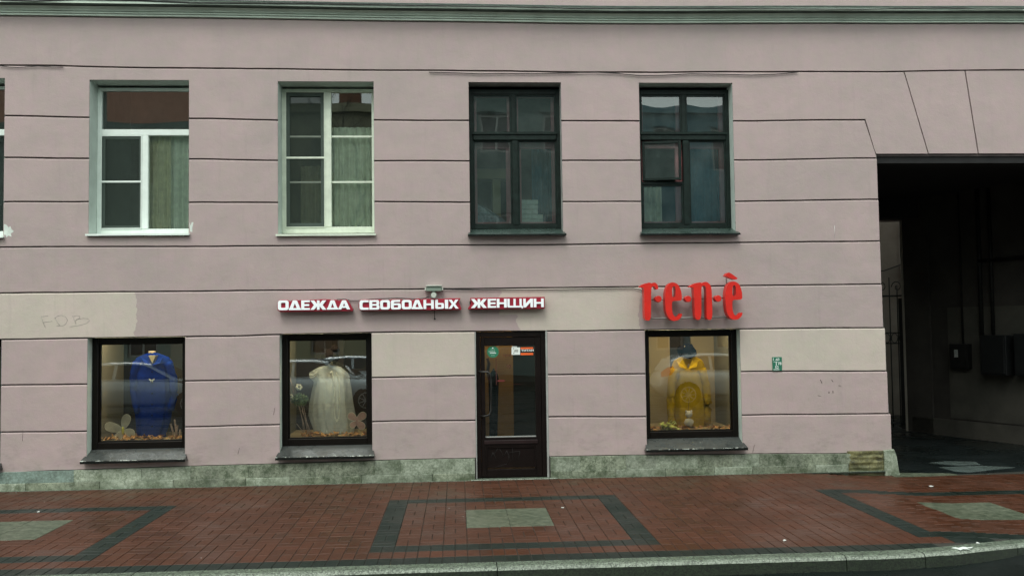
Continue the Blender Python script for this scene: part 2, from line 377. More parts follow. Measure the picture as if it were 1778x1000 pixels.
# ------------------------------------------------------------------ building blocks
class MB:
    def __init__(s): s.v = []; s.f = []; s.sm = []
    def add(s, vs, fs, smooth=False):
        o = len(s.v); s.v += [tuple(v) for v in vs]
        for f in fs: s.f.append(tuple(i + o for i in f)); s.sm.append(smooth)
        return s
    def box(s, x0, x1, y0, y1, z0, z1, c=0.0):
        if c <= 0:
            vs = [(x, y, z) for z in (z0, z1) for y in (y0, y1) for x in (x0, x1)]
            return s.add(vs, [(0, 2, 3, 1), (4, 5, 7, 6), (0, 1, 5, 4), (2, 6, 7, 3), (0, 4, 6, 2), (1, 3, 7, 5)])
        b = bmesh.new(); bmesh.ops.create_cube(b, size=1)
        for v in b.verts:
            v.co = Vector((lerp(x0, x1, v.co.x + .5), lerp(y0, y1, v.co.y + .5), lerp(z0, z1, v.co.z + .5)))
        bmesh.ops.bevel(b, geom=list(b.edges), offset=c, segments=1, affect='EDGES')
        b.verts.index_update()
        s.add([v.co[:] for v in b.verts], [[v.index for v in f.verts] for f in b.faces]); b.free(); return s
    def quad(s, a, b, c, d): return s.add([a, b, c, d], [(0, 1, 2, 3)])
    def prism(s, pts, y0, y1):            # outline in (x,z), front y0 (nearer street), back y1
        n = len(pts)
        vs = [(x, y0, z) for x, z in pts] + [(x, y1, z) for x, z in pts]
        area = sum(pts[i][0] * pts[(i + 1) % n][1] - pts[(i + 1) % n][0] * pts[i][1] for i in range(n))
        idx = list(range(n))
        if area < 0: idx = idx[::-1]
        fs = [tuple(idx), tuple(i + n for i in reversed(idx))]
        for k in range(n):
            a, b = idx[k], idx[(k + 1) % n]
            fs.append((a, a + n, b + n, b))
        return s.add(vs, fs)
    def prism_z(s, pts, z0, z1):
        n = len(pts)
        vs = [(x, y, z0) for x, y in pts] + [(x, y, z1) for x, y in pts]
        fs = [tuple(range(n))[::-1], tuple(range(n, 2 * n))]
        for k in range(n): fs.append((k, (k + 1) % n, (k + 1) % n + n, k + n))
        return s.add(vs, fs)
    def tube(s, pts, r, seg=6, r2=None, cap=True):
        pts = [Vector(p) for p in pts]; rings = []
        n = len(pts)
        for i, p in enumerate(pts):
            t = (pts[min(i + 1, n - 1)] - pts[max(i - 1, 0)]).normalized()
            a = t.cross(Vector((0, 0, 1)))
            if a.length < .05: a = t.cross(Vector((0, 1, 0)))
            a.normalize(); b = t.cross(a)
            rr = r if r2 is None else lerp(r, r2, i / max(1, n - 1))
            rings.append([p + (a * math.cos(2 * PI * k / seg) + b * math.sin(2 * PI * k / seg)) * rr for k in range(seg)])
        vs = [v for ri in rings for v in ri]; fs = []
        for i in range(n - 1):
            for k in range(seg):
                fs.append((i * seg + k, i * seg + (k + 1) % seg, (i + 1) * seg + (k + 1) % seg, (i + 1) * seg + k))
        if cap: fs += [tuple(range(seg))[::-1], tuple((n - 1) * seg + k for k in range(seg))]
        return s.add(vs, fs, True)
    def loft(s, rings, cap=True, smooth=True):
        m = len(rings[0]); vs = [v for r in rings for v in r]; fs = []
        for i in range(len(rings) - 1):
            for k in range(m):
                fs.append((i * m + k, i * m + (k + 1) % m, (i + 1) * m + (k + 1) % m, (i + 1) * m + k))
        if cap: fs += [tuple(range(m))[::-1], tuple((len(rings) - 1) * m + k for k in range(m))]
        return s.add(vs, fs, smooth)
    def ball(s, c, rx, ry=None, rz=None, nu=14, nv=9, jit=0):
        ry = ry or rx; rz = rz or rx; rings = []
        for i in range(nv):
            th = PI * (i + .02) / (nv - 1 + .04) if nv > 1 else 0
            ring = []
            for k in range(nu):
                a = 2 * PI * k / nu
                d = Vector((math.sin(th) * math.cos(a), math.sin(th) * math.sin(a), -math.cos(th)))
                j = 1 + jit * noise.noise(d * 2.3 + Vector(c) * 3)
                ring.append((c[0] + d.x * rx * j, c[1] + d.y * ry * j, c[2] + d.z * rz * j))
            rings.append(ring)
        return s.loft(rings)
    def disc(s, c, r, y0, y1, seg=20):
        return s.prism([(c[0] + r * math.cos(2 * PI * k / seg), c[1] + r * math.sin(2 * PI * k / seg)) for k in range(seg)], y0, y1)
    def build(s, name, mat, parent=None, bevel=0.0, kind=None, label=None, mats=None):
        if not s.v: return None
        xs = [v[0] for v in s.v]; ys = [v[1] for v in s.v]; zs = [v[2] for v in s.v]
        o = Vector(((min(xs) + max(xs)) / 2, (min(ys) + max(ys)) / 2, min(zs)))
        me = bpy.data.meshes.new(name)
        me.from_pydata([(v[0] - o.x, v[1] - o.y, v[2] - o.z) for v in s.v], [], s.f)
        me.polygons.foreach_set('use_smooth', s.sm)
        me.materials.append(M[mat] if isinstance(mat, str) else mat); me.update()
        ob = bpy.data.objects.new(name, me); COL.objects.link(ob)
        place(ob, o, parent)
        if bevel:
            md = ob.modifiers.new('bevel', 'BEVEL'); md.width = bevel; md.segments = 2; md.limit_method = 'ANGLE'; md.angle_limit = math.radians(50)
        if kind: ob['kind'] = kind
        if label: ob['label'] = label
        return ob
def place(ob, o, parent):
    ob['_w'] = 0
    del ob['_w']
    if parent is None:
        ob.location = o; ORG[ob.name] = Vector(o)
    else:
        ob.parent = parent; ob.location = Vector(o) - ORG[parent.name]; ORG[ob.name] = Vector(o)
ORG = {}
def empty(name, loc, parent=None):
    o = bpy.data.objects.new(name, None); COL.objects.link(o); o.empty_display_size = .2
    place(o, Vector(loc), parent); return o
def thing(name, label, cat, loc, group=None):
    o = empty(name, loc); o['label'] = label; o['category'] = cat
    if group: o['group'] = group
    return o
def tag(o, label, cat, group=None):
    o['label'] = label; o['category'] = cat
    if group: o['group'] = group
    return o
def copy_tree(o, parent=None):
    c = o.copy(); COL.objects.link(c); c.parent = parent
    if parent is None and o.name in ORG: ORG[c.name] = ORG[o.name].copy()
    for ch in list(o.children): copy_tree(ch, c)
    return c
def curve_mesh(loops):
    """filled 2D outline with holes -> (verts2d, tris)"""
    cu = bpy.data.curves.new('tmp', 'CURVE'); cu.dimensions = '2D'; cu.fill_mode = 'BOTH'
    for lp in loops:
        sp = cu.splines.new('POLY'); sp.points.add(len(lp) - 1)
        for i, (x, z) in enumerate(lp): sp.points[i].co = (x, z, 0, 1)
        sp.use_cyclic_u = True
    ob = bpy.data.objects.new('tmp', cu); COL.objects.link(ob)
    dg = bpy.context.evaluated_depsgraph_get(); dg.update()
    me = bpy.data.meshes.new_from_object(ob.evaluated_get(dg))
    vs = [tuple(v.co) for v in me.vertices]; fs = [tuple(p.vertices) for p in me.polygons]
    bpy.data.objects.remove(ob); bpy.data.curves.remove(cu); bpy.data.meshes.remove(me)
    return vs, fs
def cut_letter(mb, loops, y0, y1):
    """extruded letter from outline loops (world x,z)"""
    vs, fs = curve_mesh(loops); n = len(vs)
    mb.add([(v[0], y0, v[1]) for v in vs], fs)
    mb.add([(v[0], y1, v[1]) for v in vs], [tuple(reversed(f)) for f in fs])
    for lp in loops:
        m = len(lp)
        mb.add([(x, y0, z) for x, z in lp] + [(x, y1, z) for x, z in lp], [(i, (i + 1) % m, (i + 1) % m + m, i + m) for i in range(m)])
def text_mesh(txt, x, y, z, size, ext=.001, bold=0.0, sx=1.0, align='LEFT'):
    cu = bpy.data.curves.new('tmp', 'FONT'); cu.body = txt; cu.size = size; cu.extrude = ext; cu.offset = bold; cu.align_x = align
    ob = bpy.data.objects.new('tmp', cu); COL.objects.link(ob)
    dg = bpy.context.evaluated_depsgraph_get(); dg.update()
    me = bpy.data.meshes.new_from_object(ob.evaluated_get(dg))
    mb = MB(); mb.add([(x + v.co.x * sx, y - v.co.z, z + v.co.y) for v in me.vertices], [tuple(p.vertices) for p in me.polygons])
    bpy.data.objects.remove(ob); bpy.data.curves.remove(cu); bpy.data.meshes.remove(me)
    return mb
def smoothstep(a, b, x):
    t = max(0, min(1, (x - a) / (b - a))); return t * t * (3 - 2 * t)
def sway(pts, k=.012):
    return [(x + random.uniform(-k, k), y + random.uniform(-k, k), z + random.uniform(-k, k)) for x, y, z in pts]

# ------------------------------------------------------------------ measured lines of the facade
HL = [[(0,27),(300,30.5),(740,37),(1040,41),(1500,40.5),(1778,40.5)],
 [(0,113),(300,118),(740,122.5),(1040,125.5),(1500,124.5),(1778,121.5)],
 [(20,201),(150,203.5),(340,206),(480,208.5),(650,208.5),(810,209.5),(1040,209.8),(1280,210),(1500,208)],
 [(20,273.5),(150,275),(340,276),(480,278.5),(650,279),(810,279.5),(980,278.5),(1280,278),(1520,274.5)],
 [(20,350),(150,350),(340,351),(480,351.5),(650,350),(810,351),(980,350),(1280,349.5),(1524,346)],
 [(0,429),(380,427),(890,425),(1527,418.5)],
 [(0,508.5),(400,504.5),(800,501),(1530,493)],
 [(0,589),(140,587),(400,583),(480,580.5),(700,576),(1000,574),(1360,570),(1535,568.5)],
 [(20,668),(150,666.5),(330,661),(480,658.5),(650,655),(820,652),(955,650),(1110,649),(1290,644.5),(1538,643.5)],
 [(20,749.5),(150,748),(330,740.5),(480,737),(650,731),(820,729),(955,723.5),(1110,723),(1290,720),(1542,717.5)],
 [(0,822),(90,817),(335,809),(740,797),(1040,791),(1300,788),(1470,787)]]
HP = [[(at(*q).x, at(*q).z) for q in l] for l in HL]
def wig(k, x): return .0045 * noise.noise(Vector((x * 1.3, k * 7.7, 0))) + .002 * noise.noise(Vector((x * 5, k * 3.1, 2)))
def zl(k, x):
    return interp(HP[k], x) + (wig(k, x) if 0 < k < 10 else 0)
def archx(z): return interp([(0.0, 5.75), (.3, 5.73), (1.3, 5.69), (2.5, 5.655), (4.25, 5.643)], z)
XL, XR = -9.2, 13.0
ARCH_R = 10.2
def op(l, t, r, b, depth, **k):
    a = at(l, t); c = at(r, b)
    return dict(x0=a.x, x1=c.x, z0=c.z, z1=a.z, d=depth, **k)
W1x0, W1x1 = (at(154.5, 270).x), (at(328, 270).x)
OPEN = dict(
 W0=dict(x0=at(7.2, 270).x - 1.27, x1=at(7.2, 270).x, z0=at(0, 408).z, z1=at(0, 136).z, d=.25),
 W1=dict(x0=W1x0, x1=W1x1, z0=at(240, 404).z, z1=at(240, 139.2).z, d=.25),
 W2=dict(x0=at(482.4, 270).x, x1=at(649.6, 270).x, z0=at(565, 403).z, z1=at(565, 141.8).z, d=.25),
 W3=dict(x0=at(814.8, 270).x, x1=at(975.8, 270).x, z0=at(895, 398).z, z1=at(895, 143.2).z, d=.17),
 W4=dict(x0=at(1111.5, 270).x, x1=at(1274.5, 270).x, z0=at(1190, 397).z, z1=at(1190, 144.3).z, d=.17),
 L0=dict(x0=at(1.5, 700).x - 1.24, x1=at(1.5, 700).x, z0=at(0, 797).z, z1=2.2, d=.2),
 L1=dict(x0=at(151, 690).x, x1=at(321.5, 690).x, z0=at(240, 783).z, z1=2.2, d=.2),
 L2=dict(x0=at(485.5, 690).x, x1=at(646, 690).x, z0=at(565, 777).z, z1=2.2, d=.2),
 L3=dict(x0=at(1121.5, 690).x, x1=at(1287.5, 690).x, z0=at(1200, 764).z, z1=2.2, d=.2),
 DR=dict(x0=at(825.2, 700).x, x1=at(952.3, 700).x, z0=-.02, z1=2.2, d=.07))
for k_, dz_ in (('W0', .05), ('W1', .05), ('W2', .05), ('W3', .06), ('W4', .06), ('L0', .085), ('L1', .085), ('L2', .085), ('L3', .085), ('DR', 0)): OPEN[k_]['zs'] = OPEN[k_]['z0'] - dz_
for k in ('L0', 'L1', 'L2', 'L3', 'DR'):
    o = OPEN[k]; o['z1'] = zl(7, (o['x0'] + o['x1']) / 2) - .002

# ------------------------------------------------------------------ the townhouse facade
house = thing('townhouse', 'long mauve rusticated plaster townhouse with a cornice and a cream-patched ground floor', 'building', (0, 0, 0))
G = .0095
def row_segments(k, xa, xb):
    """openings relevant to row k between line k (top) and k+1 (bottom)"""
    mid = (xa + xb) / 2
    full, top, bot = [], [], []
    for n, o in OPEN.items():
        xm = (o['x0'] + o['x1']) / 2
        if xm < xa or xm > xb: continue
        zt = zl(k, xm); zb = zl(k + 1, xm)
        if o['z1'] <= zb + .004 or o['zs'] >= zt - .004: continue
        if o['z1'] >= zt - .02 and o['zs'] <= zb + .02: full.append(o)
        elif o['z1'] >= zt - .02: top.append(o)
        else: bot.append(o)
    return full, top, bot
def samples(a, b, step=.13):
    n = max(1, int(abs(b - a) / step)); return [lerp(a, b, i / n) for i in range(n + 1)]
def panel(k, xa, xb, tops, bots, mat, name='panel', extra_right=None):
    pts = []          # (x, z, lip)
    # top edge left -> right
    cur = xa
    for o in sorted(tops, key=lambda o: o['x0']):
        for x in samples(cur, o['x0']): pts.append((x, zl(k, x) - G, 1))
        pts.append((o['x0'], o['zs'], 0)); pts.append((o['x1'], o['zs'], 0)); cur = o['x1']
    if extra_right:
        xt, tail, xbm = extra_right
        for x in samples(cur, xt): pts.append((x, zl(k, x) - G, 1))
        pts += [(x, z, 0) for x, z in tail]
        cur = xbm
    else:
        for x in samples(cur, xb): pts.append((x, zl(k, x) - G, 1))
        cur = xb
    for o in sorted(bots, key=lambda o: -o['x0']):
        for x in samples(cur, o['x1']): pts.append((x, zl(k + 1, x) + G, 0))
        pts.append((o['x1'], o['z1'], 0)); pts.append((o['x0'], o['z1'], 0)); cur = o['x0']
    for x in samples(cur, xa): pts.append((x, zl(k + 1, x) + G, 0))
    # drop duplicates
    q = []
    for p in pts:
        if not q or (abs(p[0] - q[-1][0]) + abs(p[1] - q[-1][1])) > 1e-4: q.append(p)
    pts = q; n = len(pts)
    prow = .0012 * math.sin(k * 2.1 + xa)
    pts = [(x, z + .0025 * noise.noise(Vector((x * 7.3, k * 5.1 + t * 3.3, 1))), t) if 3 < i_ < n - 3 and (t or abs(z - zl(k + 1, x) - G) < .001) else (x, z, t) for i_, (x, z, t) in enumerate(pts)]
    A = [(x, prow, z - (.014 + .004 * noise.noise(Vector((x * 11, k, 7))) if t else 0)) for x, z, t in pts]
    Bv = [(x, .013 if t else prow + .002, z) for x, z, t in pts]
    C_ = [(x, .04, z) for x, z, t in pts]
    mb = MB(); mb.add(A + Bv + C_, [tuple(reversed(range(n)))] +
        [(i, (i + 1) % n, n + (i + 1) % n, n + i) for i in range(n)] + [(n + i, n + (i + 1) % n, 2 * n + (i + 1) % n, 2 * n + i) for i in range(n)])
    return mb.build(name, mat, house)

for k in range(10):
    if k == 0:
        panel(0, XL, XR, [], [], 'mauve'); continue
    zt = lambda x: zl(k, x)
    right = archx((zl(k, 5.6) + zl(k + 1, 5.6)) / 2)
    full, top, bot = row_segments(k, XL, right)
    if k == 1:
        x2 = at(1503, 208).x
        tail = [(at(1570, 127).x - .008, zl(1, 6.06) - G), (at(1612, 268).x - .008, 4.222), (archx(4.2), 4.222), (at(1521, 268).x - .012, 4.26), (x2 - .002, zl(2, x2) + G)]
        panel(1, XL, right, top, bot, 'mauve', extra_right=(at(1570, 127).x - .01, tail, x2 - .002))
        # the arch wedge stones over the passage
        xs_t = [at(1570, 127).x, at(1676, 127).x, 7.98, 9.0, 10.0]; xs_b = [at(1612, 268).x, at(1699, 268).x, 7.98, 8.7, 9.5]
        for i in range(4):
            a, b, c, d = xs_t[i] + .008, xs_t[i + 1] - .008, xs_b[i + 1] - .008, xs_b[i] + .008
            m = MB(); m.prism([(a, zl(1, a) - G), (b, zl(1, b) - G), (c, 4.222), (d, 4.222)], 0.001, .04); m.build('panel', 'mauve', house, bevel=.004)
        m = MB(); m.prism([(10.008, zl(1, 10) - G), (XR, zl(1, XR) - G), (XR, 4.69), (10.5, 4.69), (10.2, 4.222), (9.508, 4.222)], .001, .04); m.build('panel', 'mauve', house)
        continue
    cuts = sorted(full, key=lambda o: o['x0']); cur = XL; segs = []
    for o in cuts: segs.append((cur, o['x0'])); cur = o['x1']
    segs.append((cur, right))
    for i, (a, b) in enumerate(segs):
        mat = 'mauve'; mp = (a + b) / 2
        if k == 7 and (at(600, 600).x < mp < at(900, 600).x or mp > at(1285, 600).x): mat = 'cream'
        tt = [o for o in top if a < (o['x0'] + o['x1']) / 2 < b]; bb = [o for o in bot if a < (o['x0'] + o['x1']) / 2 < b]
        if k == 6:
            # one course, painted in four stretches: split where the paint changes would be a seam, so it stays one panel
            s = M['cream_left']
            continue
        if k == 2 and i == len(segs) - 1:
            x2 = at(1503, 208).x - .012
            panel(2, a, b, tt, bb, mat, extra_right=(x2, [(at(1520, 266).x - .015, 4.27), (archx(4.2) - .008, 4.20)], archx(4.2) - .004))
        else: panel(k, a, b, tt, bb, mat)
    m = MB(); m.prism([(10.22, zl(k, 10) - G), (XR, zl(k, XR) - G), (XR, zl(k + 1, XR) + G), (10.22, zl(k + 1, 10) + G)], .001, .04); m.build('panel', 'mauve', house)
# course 6 (behind the signs): one panel whose paint changes along its length
def patch_mat():
    s = NT('patched_course_plaster')
    base_nodes = plaster('tmpm', MAUVE); 
    return base_nodes
def plaster_multi():
    m = plaster('course_paint_cream_left_and_right', CREAM, MAUVE, at(237, 545).x, 1, .05)
    t = m.node_tree
    # find the first mix (paint change) and feed its factor from three edges
    mixn = [n for n in t.nodes if n.type == 'MIX'][0]
    g = t.nodes.new('ShaderNodeNewGeometry'); sp = t.nodes.new('ShaderNodeSeparateXYZ'); t.links.new(g.outputs['Position'], sp.inputs[0])
    ns = t.nodes.new('ShaderNodeTexNoise'); ns.inputs['Scale'].default_value = 6; ns.inputs['Detail'].default_value = 4; t.links.new(g.outputs['Position'], ns.inputs['Vector'])
    def M_(op, a, b):
        n = t.nodes.new('ShaderNodeMath'); n.operation = op
        for i, v in enumerate((a, b)):
            if isinstance(v, (int, float)): n.inputs[i].default_value = v
            else: t.links.new(v, n.inputs[i])
        return n.outputs[0]
    x = M_('ADD', sp.outputs[0], M_('MULTIPLY', M_('SUBTRACT', ns.outputs['Fac'], .5), .28))
    x2 = M_('ADD', x, M_('MULTIPLY', M_('LESS_THAN', sp.outputs[2], 2.12), -.25))
    e = [at(237, 545).x, at(880, 545).x, at(1112, 545).x]
    a = M_('GREATER_THAN', x, e[0]); b = M_('LESS_THAN', M_('MULTIPLY', x2, 1.0), e[1] - .10); c = M_('GREATER_THAN', x, e[2])
    f = M_('MAXIMUM', M_('MULTIPLY', a, b), c)
    t.links.new(f, mixn.inputs[0]); return m
M['course6'] = plaster_multi()
panel(6, XL, archx(2.2), [], [], 'course6')

# plain backing wall behind the joints, with the openings
def backing():
    xs = sorted({XL, XR, 5.66, ARCH_R} | {o['x0'] for o in OPEN.values()} | {o['x1'] for o in OPEN.values()})
    zs = sorted({0.0 - .1, 10.0, 4.19} | {max(-.1, o['zs']) for o in OPEN.values()} | {o['z1'] for o in OPEN.values()})
    mb = MB()
    for xa, xb in zip(xs, xs[1:]):
        for za, zb in zip(zs, zs[1:]):
            cx, cz = (xa + xb) / 2, (za + zb) / 2
            if any(o['x0'] < cx < o['x1'] and max(-.1, o['zs']) < cz < o['z1'] for o in OPEN.values()): continue
            if 5.66 < cx < ARCH_R and cz < 4.19: continue
            y = .028
            mb.quad((xa, y, za), (xb, y, za), (xb, y, zb), (xa, y, zb))
    mb.build('joint_backing', 'groove', house)
backing()
# wall above the cornice and the bulk of the house
zc = lambda x: interp(HP[0], x)
m = MB()
m.prism([(XL, 6.2), (XR, 6.2), (XR, 10.0), (XL, 10.0)], 0.0, .3); m.build('upper_wall', 'mauve', house)
m = MB(); m.box(XL, XR, .0, 4.6, 10.0, 10.2).box(XL - .3, XL, 0.03, 4.6, -.1, 10.2).box(XR, XR + .3, 0.03, 4.6, -.1, 10.2)
m.box(XL, 5.9, 4.6, 4.9, -.1, 10).box(5.9, XR, 4.6, 4.9, 3.86, 10); m.build('rear_wall', 'mauve', house)
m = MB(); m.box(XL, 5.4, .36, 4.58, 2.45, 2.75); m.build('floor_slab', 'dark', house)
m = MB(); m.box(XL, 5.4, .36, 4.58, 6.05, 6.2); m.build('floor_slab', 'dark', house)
# cornice: moulded strips following the slightly uneven line
def strip(name, prof, mat):
    xs = samples(XL, XR, .4); rings = []
    for x in xs:
        z = zc(x); w_ = .003 * noise.noise(Vector((x * .9, 3, 5)))
        rings.append([(x, y + w_, z + dz) for y, dz in prof])
    mb = MB(); m_ = len(prof); vs = [v for r in rings for v in r]
    mb.add(vs, [(i * m_ + k, (i + 1) * m_ + k, (i + 1) * m_ + k + 1, i * m_ + k + 1) for i in range(len(xs) - 1) for k in range(m_ - 1)])
    return mb.build(name, mat, cornice)
cornice = empty('cornice', (0, 0, 6.0), house)
strip('fillet', [(.03, 0), (-.026, 0), (-.026, .020), (-.010, .026)], 'cornice')
strip('fillet', [(.0, .027), (-.040, .028), (-.040, .047), (-.022, .053)], 'cornice')
strip('fillet', [(.0, .054), (-.052, .056), (-.052, .070), (-.060, .085), (-.078, .105), (-.03, .109)], 'cornice')
strip('soffit', [(.0, .112), (-.168, .112)], 'flashing')  # dark colour stands in for the shade under the overhang
strip('fascia', [(-.169, .110), (-.173, .110), (-.173, .146), (-.182, .148), (-.182, .158), (-.16, .162)], 'cornice')
strip('drip_flashing', [(-.16, .1625), (-.192, .155), (-.192, .163), (-.10, .200), (.02, .215)], 'flashing')
# marble plinth in two courses
JU = [-200, 130, 247, 332, 432, 540, 651.6, 695.4, 825]; JR = [953, 1006.7, 1086, 1138, 1210, 1270, 1317, 1400, 1476]
def plz(x): return interp(HP[10], x)
def stone(xa, xb, mat, rough=0):
    za, zb = plz(xa), plz(xb); j = random.uniform(-.003, .003)
    m = MB(); m.prism([(xa + .001, .096), (xb - .001, .096), (xb - .001, zb), (xa + .001, za)], -.035 + j, .02); m.build('plinth_stone', mat, house, bevel=.0015)
mats_u = ['marble_c', 'marble_a', 'marble_a', 'marble_b', 'marble_b', 'marble_b', 'marble_a', 'marble_a']
for i, (a, b) in enumerate(zip(JU, JU[1:])):
    xa, xb = (at(a, 830).x if a > 0 else XL), at(b, 830).x
    stone(xa, min(xb, OPEN['DR']['x0'] - .012), mats_u[i])
for i, (a, b) in enumerate(zip(JR, JR[1:])): stone(max(at(a, 810).x, OPEN['DR']['x1'] + .012), at(b, 800).x, ['marble_a', 'marble_b', 'marble_a'][i % 3] if i != 6 else 'marble_b')
x = XL; i = 0
while x < OPEN['DR']['x0'] - .05:
    L = random.choice([.55, .7, .9]); xe = min(x + L, OPEN['DR']['x0'] - .012)
    m = MB(); m.box(x + .002, xe - .002, -.042 - random.uniform(0, .006), .02, -.08, .094, .004); m.build('plinth_stone', ['marble_b', 'marble_a'][i % 2], house); x = xe; i += 1
x = OPEN['DR']['x1'] + .012
while x < 5.1:
    L = random.choice([.5, .65, .85]); xe = min(x + L, 5.115)
    if 5.115 - xe < .2: xe = 5.115
    m = MB(); m.box(x + .002, xe - .002, -.042 - random.uniform(0, .006), .02, -.1, .094, .004); m.build('plinth_stone', ['marble_a', 'marble_b'][i % 2], house); x = xe; i += 1
# rough limestone block and corner guard
vs = []; nx, nz = 26, 16
for iz in range(nz + 1):
    for ix in range(nx + 1):
        x = lerp(5.12, 5.60, ix / nx); z = lerp(-.1, .262, iz / nz)
        lay = .012 * math.sin(z * 95 + 1.5 * noise.noise(Vector((x * 4, z * 9, 0)))); nn = .018 * noise.noise(Vector((x * 9, z * 20, 1)))
        e = min(ix, nx - ix, 2) / 2
        vs.append((x, -.03 + e * (-.012 + lay + nn), z))
m = MB(); m.add(vs, [(r * (nx + 1) + c, r * (nx + 1) + c + 1, (r + 1) * (nx + 1) + c + 1, (r + 1) * (nx + 1) + c) for r in range(nz) for c in range(nx)], True)
m.box(5.12, 5.60, -.028, .03, -.1, .262); m.build('rough_stone', 'limestone', house)
m = MB(); m.prism([(5.602, -.1), (5.815, -.1), (5.77, .20), (5.74, .28), (5.602, .262)], -.045, .45); m.build('corner_guard', 'marble_a', house, bevel=.008)
m = MB(); m.box(10.0, XR, -.035, .03, -.1, .26, .004); m.build('plinth_stone', 'marble_a', house)
# door threshold
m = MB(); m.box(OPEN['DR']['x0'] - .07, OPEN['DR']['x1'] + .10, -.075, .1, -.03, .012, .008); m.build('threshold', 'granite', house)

# ------------------------------------------------------------------ windows
def reveal(o, mat, sillz=None):
    x0, x1, z0, z1, d = o['x0'] + .002, o['x1'] - .002, o['zs'], o['z1'] - .002, o['d'] + .07
    m = MB(); y = .0025; t = .03
    m.quad((x0, y, z0), (x0, d, z0), (x0, d, z1), (x0, y, z1)); m.quad((x1, d, z0), (x1, y, z0), (x1, y, z1), (x1, d, z1))
    m.quad((x0, y, z1), (x0, d, z1), (x1, d, z1), (x1, y, z1))
    if sillz is not None: m.quad((x0, d, sillz), (x0, y, sillz), (x1, y, sillz), (x1, d, sillz))
    return m
def rect_frame(mb, x0, x1, z0, z1, y0, y1, l, r=None, t=None, b=None, c=.004):
    r = l if r is None else r; t = l if t is None else t; b = l if b is None else b
    mb.box(x0, x0 + l, y0, y1, z0, z1, c); mb.box(x1 - r, x1, y0, y1, z0, z1, c)
    mb.box(x0 + l, x1 - r, y0 + .0015, y1 - .0015, z1 - t, z1, c); mb.box(x0 + l, x1 - r, y0 + .0015, y1 - .0015, z0, z0 + b, c)
def pane(par, x0, x1, z0, z1, y, mat, warp=0, name='pane'):
    n = 8 if warp else 1; m = MB(); vs = []
    ph = random.uniform(0, 9)
    for j in range(n + 1):
        for i in range(n + 1):
            u, v = i / n, j / n
            vs.append((lerp(x0, x1, u), y + warp * math.sin(PI * u) * math.sin(PI * v) * (1 + .3 * math.sin(ph + 3 * u)), lerp(z0, z1, v)))
    m.add(vs, [(j * (n + 1) + i, j * (n + 1) + i + 1, (j + 1) * (n + 1) + i + 1, (j + 1) * (n + 1) + i) for j in range(n) for i in range(n)], True)
    return m.build(name, mat, par)
def sill(par, x0, x1, zf, zb, yf, yb, mat, th=.018, over=.03):
    """sloping metal sill with drip edge"""
    m = MB()
    n = 14; top = []; 
    for i in range(n + 1):
        x = lerp(x0 - over, x1 + over, i / n); dz = .003 * noise.noise(Vector((x * 3, zf, 0)))
        top.append((x, yf + .003 * noise.noise(Vector((x * 4, 1, zf))), zf + dz))
    rings = []
    for (x, y, z) in top:
        xx = min(max(x, x0 + .003), x1 - .003)
        rings.append([(x, y, z - th), (x, y, z), (xx, yb, zb), (xx, yb, zb - .02), (x, -.001, z - th + .008), (x, y + .004, z - th + .004)])
    m.loft(rings, True, False); return m.build('sill', mat, par)

# --- white plastic windows W0 and W1 (same pattern)
def white_window(key, win_label, shift=0, curtain=True):
    o = OPEN[key]; d = o['d']; x0, x1, z0, z1 = o['x0'] + .003, o['x1'] - .003, o['z0'], o['z1']
    root = empty('window', ((x0 + x1) / 2, d, z0), house); root['label'] = win_label
    f = MB(); zt = z1 - .035; zb = z0 + .035
    tr0, tr1 = at(250, 235.5, d).z, at(250, 225, d).z
    ml, mr = at(246.5, 300, d).x + shift, at(257.5, 300, d).x + shift
    rect_frame(f, x0, x1, zb - .03, zt, d, d + .07, .052, .052, .04, .07)
    f.build('frame', 'white', root)
    t = MB(); t.box(x0 + .052, x1 - .052, d - .003, d + .06, tr0, tr1, .005); t.build('transom', 'white', root)
    t = MB(); t.box(ml, mr, d - .005, d + .06, zb + .04, tr0, .005); t.build('mullion', 'white', root)
    pane(root, x0 + .05, x1 - .05, tr1, zt - .035, d + .035, 'glass_new', .0006)
    pane(root, mr, x1 - .05, zb + .03, tr0, d + .035, 'glass_new', .0006)
    pane(root, x0 + .05, ml, zb + .03, tr0, d + .045, 'glass_new', .0005)
    s = MB(); rect_frame(s, x0 + .056, ml - .002, zb + .044, tr0 - .004, d + .018, d + .03, .04, c=.002); s.build('sash', 'screen_frame', root)
    s = MB(); rect_frame(s, x0 + .05, ml, zb + .04, tr0, d - .012, d - .004, .012, c=.001)
    zr = at(210, 316, d).z
    s.box(x0 + .05, ml, d - .014, d - .004, zr - .012, zr + .012, .002); s.build('screen_frame', 'white', root)
    s = MB(); s.quad((x0 + .05, d - .006, zb + .04), (ml, d - .006, zb + .04), (ml, d - .006, tr0), (x0 + .05, d - .006, tr0)); s.build('mosquito_screen', 'mesh', root)
    reveal(o, 'reveal').build('reveal', 'reveal', root)
    sill(root, o['x0'], o['x1'], z0 - .018, z0 + .012, -.05, d, 'white', .024, .02)
    return root
white_window('W0', 'white window cut off by the left edge of the photo', at(7.2, 270).x - W1x1)
white_window('W1', 'white window with a wide top light and an insect screen')
